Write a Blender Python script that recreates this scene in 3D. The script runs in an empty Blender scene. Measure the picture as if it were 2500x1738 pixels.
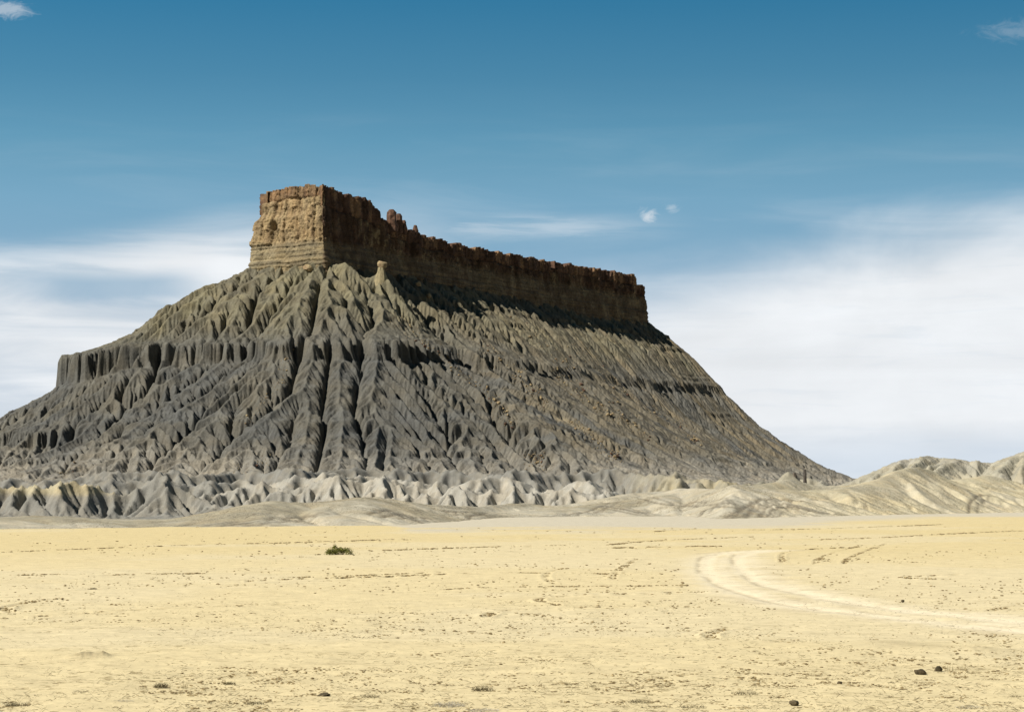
import bpy, bmesh, math, random, time
import numpy as np
T0 = time.time()
R = math.radians
C = bpy.context.scene.collection
SC = bpy.context.scene
# ------------------------------------------------------------------ camera
FX = 5400.0            # focal length in pixels of the 2500-pixel-wide photograph
EYE = 3.0
HZ = 1215.0            # row of the horizon in the photograph
cam = bpy.data.cameras.new('camera'); cam_o = bpy.data.objects.new('camera', cam); C.objects.link(cam_o)
cam.sensor_width = 36.0; cam.lens = 36.0 * FX / 2500.0
cam.clip_start = 0.5; cam.clip_end = 90000.0
PITCH = math.atan((HZ - 869.0) / FX)
cam_o.location = (0, 0, EYE); cam_o.rotation_euler = (R(90) + PITCH, 0, 0)
SC.camera = cam_o
def at(px, py, D):
    """photo pixel at distance D along +Y -> world point"""
    v = (869.0 - py) / FX; a = (px - 1250.0) / FX
    cp, sp = math.cos(PITCH), math.sin(PITCH)
    dy = cp - v * sp; dz = sp + v * cp
    return a / dy * D, D, EYE + dz / dy * D
def ground_pt(px, py, z=0.0):
    v = (869.0 - py) / FX; a = (px - 1250.0) / FX
    cp, sp = math.cos(PITCH), math.sin(PITCH)
    dy = cp - v * sp; dz = sp + v * cp
    D = (z - EYE) / (dz / dy)
    return a / dy * D, D, z
# ------------------------------------------------------------------ light
SUN_EL = 44.0; SUN_AZ = -121.0      # azimuth from +Y towards +X
sv = (math.sin(R(SUN_AZ)) * math.cos(R(SUN_EL)), math.cos(R(SUN_AZ)) * math.cos(R(SUN_EL)), math.sin(R(SUN_EL)))
sun = bpy.data.lights.new('sun', 'SUN'); sun_o = bpy.data.objects.new('sun', sun); C.objects.link(sun_o)
sun.energy = 4.8; sun.angle = R(0.53); sun.color = (1.0, 0.93, 0.82)
from mathutils import Vector
sun_o.rotation_euler = Vector(sv).to_track_quat('Z', 'Y').to_euler()
sun_o.location = (-200, -100, 600)
SC.view_settings.view_transform = 'Standard'; SC.view_settings.look = 'None'
SC.view_settings.exposure = 0.55; SC.view_settings.gamma = 1.0
w = bpy.data.worlds.new('World'); SC.world = w; w.use_nodes = True
# ------------------------------------------------------------------ node helpers
class NT:
    def __init__(s, tree): s.t = tree; s.n = tree.nodes; s.l = tree.links
    def new(s, typ, **kw):
        n = s.n.new(typ)
        for k, v in kw.items(): setattr(n, k, v)
        return n
    def put(s, sock, v):
        if hasattr(v, 'links') or hasattr(v, 'is_linked'): s.l.new(v, sock)
        else: sock.default_value = v
    def m(s, op, a, b=0.0, c=None, clamp=False):
        n = s.new('ShaderNodeMath', operation=op); n.use_clamp = clamp
        s.put(n.inputs[0], a); s.put(n.inputs[1], b)
        if c is not None: s.put(n.inputs[2], c)
        return n.outputs[0]
    def rng(s, v, a, b, lo=0.0, hi=1.0, smooth=True):
        n = s.new('ShaderNodeMapRange'); n.interpolation_type = 'SMOOTHSTEP' if smooth else 'LINEAR'
        s.put(n.inputs[0], v); s.put(n.inputs[1], a); s.put(n.inputs[2], b); s.put(n.inputs[3], lo); s.put(n.inputs[4], hi)
        return n.outputs[0]
    def mix(s, f, a, b, typ='MIX'):
        n = s.new('ShaderNodeMix', data_type='RGBA', blend_type=typ)
        s.put(n.inputs[0], f); s.put(n.inputs[6], a if hasattr(a, 'is_linked') else (*a, 1)); s.put(n.inputs[7], b if hasattr(b, 'is_linked') else (*b, 1))
        return n.outputs[2]
    def noise(s, vec, scale, detail=4.0, rough=0.55, dist=0.0, out=0, typ=None):
        n = s.new('ShaderNodeTexNoise')
        if typ: n.noise_type = typ
        s.put(n.inputs['Vector'], vec); n.inputs['Scale'].default_value = scale; n.inputs['Detail'].default_value = detail
        n.inputs['Roughness'].default_value = rough; n.inputs['Distortion'].default_value = dist
        return n.outputs[out]
    def map(s, vec, scale=(1, 1, 1), loc=(0, 0, 0), rot=(0, 0, 0)):
        n = s.new('ShaderNodeMapping'); s.put(n.inputs[0], vec)
        n.inputs['Scale'].default_value = scale; n.inputs['Location'].default_value = loc; n.inputs['Rotation'].default_value = rot
        return n.outputs[0]
    def xyz(s, x, y, z):
        n = s.new('ShaderNodeCombineXYZ'); s.put(n.inputs[0], x); s.put(n.inputs[1], y); s.put(n.inputs[2], z); return n.outputs[0]
# ------------------------------------------------------------------ sky with cloud banks
N = NT(w.node_tree)
bg = w.node_tree.nodes['Background']
tc = N.new('ShaderNodeTexCoord')
sep = N.new('ShaderNodeSeparateXYZ'); N.l.new(tc.outputs['Generated'], sep.inputs[0])
az = N.m('ARCTAN2', sep.outputs[0], sep.outputs[1]); el = N.m('ARCSINE', sep.outputs[2])
px = N.m('ADD', N.m('MULTIPLY', az, 5.4), 1.25)          # thousands of photo pixels
py = N.m('MULTIPLY', el, 5.4)                            # height over the horizon in the same unit (1.215 = top)
# the air above is read a little higher up than it stands, as through the polariser
hv = N.m('ADD', N.m('MULTIPLY', N.m('ABSOLUTE', sep.outputs[2]), 3.4), 0.13)
svec = N.xyz(sep.outputs[0], sep.outputs[1], hv)
vn = N.new('ShaderNodeVectorMath', operation='NORMALIZE'); N.l.new(svec, vn.inputs[0])
sky = N.new('ShaderNodeTexSky', sky_type='NISHITA'); sky.sun_disc = False
sky.sun_elevation = R(SUN_EL); sky.sun_rotation = R(SUN_AZ); sky.altitude = 1400; sky.air_density = 1.0; sky.dust_density = 0.6; sky.ozone_density = 1.5
N.l.new(vn.outputs[0], sky.inputs[0])
tint = N.mix(N.rng(sep.outputs[2], 0.0, 0.16, 0, 1, False), (1.22, 0.98, 0.84), (0.64, 1.16, 1.06))
skyc = N.mix(1.0, sky.outputs[0], tint, 'MULTIPLY')
rmp = N.new('ShaderNodeValToRGB'); el_ = rmp.color_ramp.elements
STOPS = [(0.0, (1.3, 1.2, 1.12)), (0.10, (2.1, 1.7, 1.45)), (0.132, (2.2, 1.75, 1.48)), (0.151, (2.0, 1.62, 1.38)), (0.187, (1.15, 1.27, 1.2)), (0.222, (0.60, 1.06, 1.12)), (0.4, (0.5, 0.9, 1.0))]
while len(el_) < len(STOPS): el_.new(0.5)
for e_, (p_, c_) in zip(el_, STOPS): e_.position = p_; e_.color = (c_[0] / 3, c_[1] / 3, c_[2] / 3, 1)
N.l.new(sep.outputs[2], rmp.inputs[0])
skyc = N.mix(1.0, skyc, N.mix(1.0, rmp.outputs[0], (3, 3, 3), 'MULTIPLY'), 'MULTIPLY')
deep = N.rng(sep.outputs[1], -0.35, 0.80, 0.2, 1.0)       # unseen sky, mostly behind the camera, dimmed to darken the shaded cliff
skyc = N.mix(1.0, skyc, N.xyz(deep, deep, deep), 'MULTIPLY')
uv = N.xyz(px, py, 0.0)
st = N.noise(N.map(uv, (0.9, 7.0, 1), (3.1, 0.4, 0), (0, 0, R(-3))), 1.3, 6, 0.55, 0.6)      # long streaks
bl = N.noise(N.map(uv, (1.6, 2.6, 1), (1.1, 7.0, 0)), 1.2, 5, 0.55, 0.3)
stf = N.noise(N.map(uv, (2.0, 22.0, 1), (0.3, 2.0, 0), (0, 0, R(-4))), 1.6, 5, 0.6, 0.5)
def sub(a, b): return N.m('SUBTRACT', a, b)
def add(a, b): return N.m('ADD', a, b)
def mul(a, b): return N.m('MULTIPLY', a, b)
wob = mul(sub(st, 0.5), 0.30)
wob2 = mul(sub(bl, 0.5), 0.16)
# right-hand bank
topR = add(N.rng(px, 1.45, 2.5, 0.545, 0.70), add(wob2, mul(wob, 0.35)))
eR = N.rng(sub(topR, py), -0.07, 0.17)
bR = N.rng(add(py, mul(wob, 0.25)), 0.06, 0.20, 0.38, 1.0)
cR = mul(mul(eR, N.rng(px, 0.9, 1.75)), add(mul(bR, 0.9), 0.1))
cR = mul(cR, N.rng(stf, 0.2, 0.5, 0.86, 1.0))
# left-hand bank
topL = add(N.rng(px, 0.0, 0.75, 0.60, 0.70), mul(wob, 0.30))
eL = N.rng(sub(topL, py), -0.05, 0.12)
gap = mul(N.rng(N.m('ABSOLUTE', sub(py, add(0.505, mul(wob, 0.25)))), 0.012, 0.05, 1.0, 0.0), mul(N.rng(px, -0.05, 0.2), N.rng(px, 0.38, 0.55, 1.0, 0.0)))
cL = mul(mul(eL, N.rng(px, 0.75, 1.25, 1.0, 0.0)), sub(1.0, mul(gap, 0.65)))
cL = mul(cL, N.rng(st, 0.30, 0.62, 0.55, 1.0))
cL = mul(cL, N.rng(py, 0.0, 0.1, 0.7, 1.0))
side = mul(N.rng(px, 3.6, 5.2, 1.0, 0.0), N.rng(px, -2.6, -1.2)); cL = mul(cL, side); cR = mul(cR, side)
# thin veil streaks between them
veil = mul(N.rng(N.m('ABSOLUTE', sub(py, add(0.655, mul(wob, 0.15)))), 0.0, 0.055, 1.0, 0.0), mul(N.rng(px, 0.85, 1.2), N.rng(px, 1.35, 1.75, 1.0, 0.0)))
veil = mul(veil, N.rng(stf, 0.35, 0.65, 0.10, 0.38))
veil2 = mul(N.rng(st, 0.42, 0.78, 0.0, 0.14), N.rng(py, 0.62, 1.05, 1.0, 0.0))
def puff(cx, cy, rx, ry, a, seed, thr=0.45):
    dx = N.m('DIVIDE', sub(px, cx), rx); dy = N.m('DIVIDE', sub(py, cy), ry)
    r = N.m('SQRT', add(mul(dx, dx), mul(dy, dy)))
    nz = N.noise(N.map(uv, (1, 1.8, 1), (seed, seed * .7, 0), (0, 0, R(-20))), 16.0, 7, 0.68, 1.6)
    return mul(N.rng(add(sub(1.0, r), mul(sub(nz, 0.5), 1.8)), thr - 0.25, thr + 0.55), a)
puffs = [puff(1.583, 0.685, .046, .032, .62, 2.3, .5), puff(1.640, 0.703, .034, .022, .35, 4.1, .5), puff(0.015, 1.155, .11, .035, .42, 5.0), puff(2.47, 1.105, .14, .04, .15, 7.0),
         puff(1.40, 0.64, .10, .01, .22, 9.0)]
cl = N.m('MAXIMUM', cR, cL)
for p_ in [veil, veil2] + puffs: cl = N.m('MAXIMUM', cl, p_)
cl = N.m('MINIMUM', cl, 1.0)
shade = mul(N.rng(bl, 0.3, 0.7, 0.93, 1.04), N.rng(st, 0.3, 0.7, 0.96, 1.03))
CLOUD = 7.0
cc = N.mix(1.0, (0.95 * CLOUD, 0.975 * CLOUD, 1.0 * CLOUD), N.xyz(shade, shade, shade), 'MULTIPLY')
front = N.rng(sep.outputs[1], -0.1, 0.3)
out = N.mix(mul(mul(cl, 0.96), N.rng(sep.outputs[2], -0.02, 0.0)), skyc, cc)
N.l.new(out, bg.inputs[0]); bg.inputs[1].default_value = 0.09
# ================================================================== helpers
FAST_LV = None
def mesh_obj(name, verts, faces, mat, smooth=True, parent=None, col=None, **props):
    me = bpy.data.meshes.new(name)
    verts = np.asarray(verts, dtype=np.float32); faces = np.asarray(faces, dtype=np.int32)
    k = faces.shape[1]
    me.vertices.add(len(verts)); me.vertices.foreach_set('co', verts.ravel())
    me.loops.add(faces.size); me.loops.foreach_set('vertex_index', faces.ravel())
    me.polygons.add(len(faces)); me.polygons.foreach_set('loop_start', np.arange(0, faces.size, k, dtype=np.int32))
    me.polygons.foreach_set('loop_total', np.full(len(faces), k, dtype=np.int32))
    me.polygons.foreach_set('use_smooth', np.full(len(faces), bool(smooth)))
    me.update(calc_edges=True)
    if col is not None:
        c = np.ones((len(verts), 4), np.float32); c[:, :3] = np.clip(col, 0, 1)
        at_ = me.color_attributes.new('soil', 'FLOAT_COLOR', 'POINT'); at_.data.foreach_set('color', c.ravel())
    o = bpy.data.objects.new(name, me); C.objects.link(o)
    if mat: me.materials.append(mat)
    if parent: o.parent = parent
    for a_, v_ in props.items(): o[a_] = v_
    return o
def grid_faces(h, w_):
    i = np.arange(h * w_).reshape(h, w_)
    return np.stack([i[:-1, :-1], i[:-1, 1:], i[1:, 1:], i[1:, :-1]], -1).reshape(-1, 4)
def grid_obj(name, X, Y, Z, mat, keep=None, **kw):
    f = grid_faces(*X.shape)
    v = np.stack([X, Y, Z], -1).reshape(-1, 3)
    col = kw.pop('col', None)
    if col is not None: col = col.reshape(-1, 3)
    if keep is not None:
        k = keep.ravel(); f = f[k[f].any(1)]
        used = np.zeros(len(v), bool); used[f.ravel()] = True
        idx = np.cumsum(used) - 1; f = idx[f]; v = v[used]
        if col is not None: col = col[used]
    return mesh_obj(name, v, f, mat, col=col, **kw)
def box(a,r,ax):
    r=int(r); 
    p=np.concatenate([np.repeat(a.take([0],ax),r+1,ax),a,np.repeat(a.take([-1],ax),r,ax)],ax)
    c=np.cumsum(p,ax,dtype=np.float64); n=a.shape[ax]
    return (c.take(range(2*r+1,2*r+1+n),ax)-c.take(range(0,n),ax))/(2*r+1)
def blur(a,r):
    r=max(1,int(round(r)))
    for _ in range(2): a=box(box(a,r,0),r,1)
    return a
def resize(a,shape):
    H,W=a.shape; h,w=shape
    y=np.linspace(0,H-1,h); x=np.linspace(0,W-1,w)
    y0=np.clip(y.astype(int),0,H-2); x0=np.clip(x.astype(int),0,W-2)
    fy=(y-y0)[:,None]; fx=(x-x0)[None]
    a0=a[y0]; a1=a[y0+1]; b=a0*(1-fy)+a1*fy
    return b[:,x0]*(1-fx)+b[:,x0+1]*fx
def vnoise(X,Y,seed):
    xi=np.floor(X).astype(np.int64); yi=np.floor(Y).astype(np.int64)
    fx=X-xi; fy=Y-yi; fx=fx*fx*fx*(fx*(fx*6-15)+10); fy=fy*fy*fy*(fy*(fy*6-15)+10)
    def h(a,b):
        n=(a*374761393+b*668265263+seed*1442695041)&0xffffffff
        n=((n^(n>>13))*1274126177)&0xffffffff
        n=((n^(n>>16))*2246822519)&0xffffffff
        return ((n^(n>>15))&0xffffff)/float(0xffffff)
    a=h(xi,yi);b=h(xi+1,yi);c=h(xi,yi+1);d=h(xi+1,yi+1)
    return (a*(1-fx)+b*fx)*(1-fy)+(c*(1-fx)+d*fx)*fy*1.0
def fbm(X,Y,seed,oct=4,gain=.5):
    s=0;a=1;t=0
    for i in range(oct):
        s=s+a*(vnoise(X,Y,seed+i*17)*2-1); t+=a; a*=gain; X=X*2.03+7.1; Y=Y*2.03+3.7
    return s/t
def erode(z,cell,kfun,macro,iters,rng,m=.45,dt=1.,corr=.25,corrR=60.,diff=0.,smax=1.2,talus=2,tk=.12):
    H,W=z.shape; N=H*W
    idx=np.arange(N).reshape(H,W)
    offs=[(-1,-1),(-1,0),(-1,1),(0,-1),(0,1),(1,-1),(1,0),(1,1)]
    dist=[cell*np.hypot(*o) for o in offs]
    mb=blur(macro,corrR/cell/1.7)
    for it in range(iters):
        zp=np.pad(z,1,mode='edge')
        # fill pits
        for _ in range(2):
            mn=np.full_like(z,1e9)
            for o in offs: mn=np.minimum(mn,zp[1+o[0]:1+o[0]+H,1+o[1]:1+o[1]+W])
            pit=z<mn; pit[0]=pit[-1]=False; pit[:,0]=pit[:,-1]=False
            z=np.where(pit,mn+.01*cell,z); zp=np.pad(z,1,mode='edge')
        best=np.zeros((H,W)); rec=np.full((H,W),N); rd=np.ones((H,W))
        for o,d in zip(offs,dist):
            s=(z-zp[1+o[0]:1+o[0]+H,1+o[1]:1+o[1]+W])/d
            sj=s*(1+.25*rng.random((H,W),dtype=np.float32))
            b=(sj>best)
            best=np.where(b,sj,best); rd=np.where(b,d,rd)
            rec=np.where(b,idx+o[0]*W+o[1],rec)
        rec[0]=N;rec[-1]=N;rec[:,0]=N;rec[:,-1]=N
        r=np.append(rec.ravel(),N)
        A=np.full(N+1,cell*cell); A[N]=0
        p=r.copy()
        for _ in range(11):
            add=np.bincount(p,weights=A,minlength=N+1)
            A=A+add; A[N]=0; p=p[p]
            if (p==N).all(): break
        K=kfun(z)
        F=(K.ravel()*dt*A[:N]**m/rd.ravel()); F=np.append(F,0); F[r==N]=0
        a=np.append(z.ravel(),0)/(1+F); b=F/(1+F)
        a[N]=0;b[N]=0
        p=r.copy()
        for _ in range(11):
            a=a+b*a[p]; b=b*b[p]; p=p[p]
        zn=a[:N].reshape(H,W)
        z=zn
        # talus
        for _ in range(talus):
            zp=np.pad(z,1,mode='edge'); dz=np.zeros_like(z)
            for o,d in zip(offs,dist):
                s=(z-zp[1+o[0]:1+o[0]+H,1+o[1]:1+o[1]+W])
                lim=smax*d if np.isscalar(smax) else smax(z)*d
                ex=np.maximum(s-lim,0)
                ex2=np.maximum(-s-lim,0)
                dz+=(-ex+ex2)*tk
            z=z+dz
        if diff>0:
            zp=np.pad(z,1,mode='edge')
            z=z+diff*(.25*(zp[:-2,1:-1]+zp[2:,1:-1]+zp[1:-1,:-2]+zp[1:-1,2:])-z)
        z=z+corr*(mb-blur(z,corrR/cell/1.7))
    return z,A[:N].reshape(H,W)

def interp(x, pts):
    return np.interp(x, [p[0] for p in pts], [p[1] for p in pts])
def sstep(a, b, x):
    t = np.clip((x - a) / (b - a), 0, 1); return t * t * (3 - 2 * t)
def col3(a): return np.array(a, float)
def lerp3(a, b, t): return a * (1 - t[..., None]) + b * t[..., None]

# ================================================================== the butte's slopes
BX0, BX1, BY0, BY1 = -720., 570., 1500., 3040.
MESA = np.array([(-189, 2200), (-100, 2360), (-8, 2525), (80, 2690), (174, 2850), (140, 2905), (20, 2800), (-120, 2620), (-215, 2450), (-262, 2330), (-265, 2250)], float)
def polydist(X, Y, P):
    d = np.full(X.shape, 1e9); ins = np.zeros(X.shape, bool); n = len(P)
    for i in range(n):
        x0, y0 = P[i]; x1, y1 = P[(i + 1) % n]; dx, dy = x1 - x0, y1 - y0
        t = np.clip(((X - x0) * dx + (Y - y0) * dy) / (dx * dx + dy * dy), 0, 1)
        d = np.minimum(d, np.hypot(X - x0 - t * dx, Y - y0 - t * dy))
        ins ^= ((y0 > Y) != (y1 > Y)) & (X < (x1 - x0) * (Y - y0) / (y1 - y0 + 1e-12) + x0)
    return np.where(ins, -d, d)
BANDS = [(143, 8, .25), (66, 6, .4), (100, 2.5, .6), (192, 3, .5), (215, 2.5, .6), (30, 3, .6)]
_t = np.arange(-100, 500, .5)
def ktable(bands):
    k = np.ones_like(_t)
    for c, w_, q in bands: k = np.minimum(k, 1 - (1 - q) * np.exp(-((_t - c) / w_) ** 4))
    return k
def klook(T, z): return T[np.clip((z + 100) * 2, 0, len(_t) - 1).astype(np.int32)]
def axis_t(X, Y): return ((X + 189) * 363 + (Y - 2200) * 650) / 554269.
def butte_macro(X, Y):
    d = polydist(X, Y, MESA); t = axis_t(X, Y)
    ang = np.degrees(np.arctan2(Y - 2330, X + 150))         # 0 right, -90 towards the camera, 180 left
    front = interp(d, [(-400, 246), (-20, 242), (0, 238), (30, 217), (90, 172), (170, 116), (260, 62), (340, 26), (420, 8), (560, 1), (900, -2)])
    right = interp(d, [(-400, 246), (-20, 242), (0, 230), (35, 203), (60, 180), (106, 130), (148, 90), (222, 44), (266, 24), (320, 8), (400, 1), (900, -2)])
    left = interp(d, [(-400, 246), (-20, 242), (0, 238), (30, 222), (63, 208), (100, 181), (131, 156), (150, 145), (188, 130), (207, 104), (270, 60), (350, 34), (440, 14), (540, 3), (900, -2)])
    wl = sstep(-112, -150, ang) * (ang < 0) + sstep(175, 120, ang) * 0 + (ang > 100) * 1.0
    wr = sstep(.15, .85, t) * (1 - wl)
    return front * (1 - wl - wr) + right * wr + left * wl, d, ang
def terrace(z, n, bands):
    """stretch thin ranges of height into cliffs: (centre, half-range, gain in metres, mask)"""
    zz = z + n; out = z.copy()
    for c, r, g, m in bands:
        u = (zz - c)
        s_ = np.clip(u / r, -1, 1)
        bump = g * m * (s_ - np.clip(u / (r + 3.2 * g), -1, 1))
        out = out + bump
    return out
def butte_spurs(X, Y, d, ang):
    # broad buttresses and bays that run down the slope
    u = np.where(ang < -40, ang * 5.2, axis_t(X, Y) * 744 - 208)
    s_ = fbm(u / 75, d / 420, 301, 3) * 26 + np.abs(fbm(u / 30, d / 260, 302, 2)) * -8 + 2.5
    sp = 0
    for x0, y0, h_, wc, wa in ((-132, 2222, 20, 9, 34), (-165, 2196, 14, 10, 30), (-97, 2262, 8, 9, 30)):
        a_ = (X - x0) * .87 - (Y - y0) * .49; c_ = (X - x0) * .49 + (Y - y0) * .87
        sp = sp + h_ * np.exp(-(c_ / wc) ** 2 - np.where(a_ > 0, a_ / wa, a_ / 9) ** 2)
    return sp + s_ * sstep(15, 110, d) * sstep(430, 250, d) * (1 - .45 * sstep(-80, 150, X + (Y - 2250) * .25))
def rills(z, cell, seed, reach=20., amp=(.75, 1.0), both=True):
    """fine runnels: random values carried down the local line of steepest descent"""
    rr = np.random.default_rng(seed); H, W = z.shape
    zs = blur(z, max(1, 1.2 / cell)); gy, gx = np.gradient(zs, cell); g = np.sqrt(gx * gx + gy * gy) + 1e-3
    ux = (gx / g).astype(np.float32); uy = (gy / g).astype(np.float32); slope = np.clip((g - .25) / .35, 0, 1)
    out = 0
    for sc, am in ((1, amp[0]), (2, amp[1])):
        n0 = rr.normal(0, 1, (H, W)).astype(np.float32)
        if sc > 1: n0 = (blur(n0, 1) * 3.0).astype(np.float32)
        jj, ii = np.meshgrid(np.arange(W, dtype=np.float32), np.arange(H, dtype=np.float32))
        acc = n0.copy(); cx, cy = jj.copy(), ii.copy(); K_ = int(reach * sc ** .5 / cell / 1.0)
        for _ in range(K_):
            ci = np.clip(cx + .5, 0, W - 1).astype(np.int32); ri = np.clip(cy + .5, 0, H - 1).astype(np.int32)
            cx += ux[ri, ci]; cy += uy[ri, ci]
            ci = np.clip(cx + .5, 0, W - 1).astype(np.int32); ri = np.clip(cy + .5, 0, H - 1).astype(np.int32)
            acc += n0[ri, ci]
        acc /= (K_ ** .5); acc = acc - blur(acc, 4 * sc); acc /= acc.std() + 1e-6
        out = out - np.abs(np.clip(acc, -2.2, 2.2)) * am * .5 + .35 * am
    return out * slope
def run_butte(levels):
    rng = np.random.default_rng(3); z = None; KT = ktable(BANDS)
    for cell, it, cR, nz_, dif, km, me_, lim in levels:
        X, Y = np.meshgrid(np.linspace(BX0, BX1, int((BX1 - BX0) / cell) + 1), np.linspace(BY0, BY1, int((BY1 - BY0) / cell) + 1))
        M, d, ang = butte_macro(X, Y)
        M = M + butte_spurs(X, Y, d, ang)
        n = fbm(X / 90, Y / 90, 5, 3) * 5 + 9 * sstep(-370, -450, X)
        if z is None: z = M + fbm(X / 40, Y / 40, 11, 5) * 7 * np.clip((M - 5) / 60, .15, 1)
        else: z = resize(z, X.shape) + rng.normal(0, nz_, X.shape)
        right = sstep(-80, 150, X + (Y - 2250) * .25)
        kb = km * (1 - .6 * right) * (.75 + .5 * vnoise(X / 60, Y / 60, 31))
        kf = lambda zz: kb * klook(KT, zz + n)
        sm = lambda zz: lim + 1.3 * (klook(KT, zz + n) < .35)
        z, A = erode(z, cell, kf, M, it, rng, dt=2.2, corr=.2, m=me_, corrR=cR, diff=dif, smax=sm, talus=2 if cell > 1.2 else 1, tk=.12 if cell > 1.2 else .06)
    m1 = .30 + .70 * sstep(-.25, .25, fbm(X / 55, Y / 55, 77, 3)); m1 = np.maximum(m1, sstep(-300, -400, X) * .9); m1 = m1 * (1 - .72 * right)
    m2 = sstep(-.1, .4, fbm(X / 80, Y / 80, 78, 3)); lf = sstep(-330, -430, X)
    lf2 = sstep(-350, -410, X)
    z = terrace(z, n, [(141, 1.6, 6.2, m1 * (1 - lf2)), (137, 1.8, 11.5, lf2), (150, .9, 1.8, m2 * .8), (134, .9, 1.6, (1 - .8 * m2) * (1 - .7 * right)), (66, 1.6, 6.0, lf * np.clip(.2 + m2, 0, 1)), (192, 1.2, 2.0, m2), (210, 1.0, 1.6, 1 - m2), (174, 1.0, 1.4, m1), (103, 1.0, 1.3, m2), (40, 1.0, 1.3, 1 - m2), (156, .8, 1.2, m2)])
    z = z + fbm(X / 5, Y / 5, 400, 4) * .45 * sstep(2, 30, z) * (1 - .65 * right)
    z = z + rills(z, cell, 77) * sstep(4, 30, z) * (1 - .4 * right)
    return X, Y, z, A, d, n, ang
t_ = time.time()
X, Y, Z, A, DM, NB, ANG = run_butte(((5., 110, 34, 0, .01, .027, .44, 1.0), (2.4, 36, 20, .3, .0, .05, .42, 1.05), (.92, 13, 9, .30, .0, .11, .38, 1.2)))
print('butte', time.time() - t_)
butte_grid = (X, Y, Z)
def butte_z(x, y):
    fx = (np.asarray(x) - BX0) / (X[0, 1] - X[0, 0]); fy = (np.asarray(y) - BY0) / (Y[1, 0] - Y[0, 0])
    i = np.clip(fx.astype(int), 0, X.shape[1] - 2); j = np.clip(fy.astype(int), 0, X.shape[0] - 2); fx = fx - i; fy = fy - j
    return (Z[j, i] * (1 - fx) + Z[j, i + 1] * fx) * (1 - fy) + (Z[j + 1, i] * (1 - fx) + Z[j + 1, i + 1] * fx) * fy
# ------------------------------------------------------------------ soil colours of the slopes (strata and debris, not light)
def strata(z, n, seed):
    rs = np.random.RandomState(seed); tb = rs.rand(900)
    tb = np.convolve(tb, [.25, .5, .25], 'same'); zi = np.clip((z + n * .4 + 60) * 1.6, 0, 898)
    i = zi.astype(int); return tb[i] + (tb[i + 1] - tb[i]) * (zi - i)
def butte_soil(X, Y, Z, A, d, n, ang):
    right = sstep(-120, 60, X + (Y - 2250) * .25)
    grey = col3((.138, .134, .115)); blue = col3((.104, .107, .103)); tan = col3((.170, .155, .105)); brown = col3((.158, .142, .106))
    pale = col3((.33, .31, .265)); olive = col3((.225, .205, .125)); deb = col3((.24, .20, .13))
    st = strata(Z, n, 4); f1 = fbm(X / 45, Y / 45, 50, 4); f2 = fbm(X / 12, Y / 12, 51, 3)
    c = lerp3(grey + 0 * X[..., None], blue, np.clip(.5 + f1 + (st - .5) * .8, 0, 1))
    up = sstep(138, 190, Z + 14 * f1 + n)
    c = lerp3(c, lerp3(tan + 0 * X[..., None], olive, np.clip(.5 + f1 * 1.2, 0, 1)), up * (.55 + .3 * np.clip(f2 + .5, 0, 1)))
    # brown debris mantle, in streaks that run down the right-hand slopes
    u = axis_t(X, Y) * 744; sk = fbm(u / 16, d / 150, 60, 4) + .6 * fbm(u / 60, d / 300, 61, 2)
    c = lerp3(c, brown + 0 * X[..., None], right * np.clip(.45 + 1.1 * sk, 0, .9) * sstep(15, 60, Z))
    st2 = sstep(.16, .34, fbm(u / 15 , d / 260, 62, 3)) * right
    c = lerp3(c, deb + 0 * X[..., None], st2 * .5 * sstep(20, 70, Z))
    ch = sstep(5.2, 7.2, np.log(A + 1)) * sstep(-.1, .3, fbm(X / 60, Y / 60, 63, 2))
    c = lerp3(c, deb * .85 + 0 * X[..., None], ch * .55 * sstep(25, 60, Z))
    c = lerp3(c, pale + 0 * X[..., None], sstep(62, 2, Z + 14 * f1) * .8)
    c = c * (.66 + .24 * st[..., None]) * (1 + .16 * f2[..., None])
    return c
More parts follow.
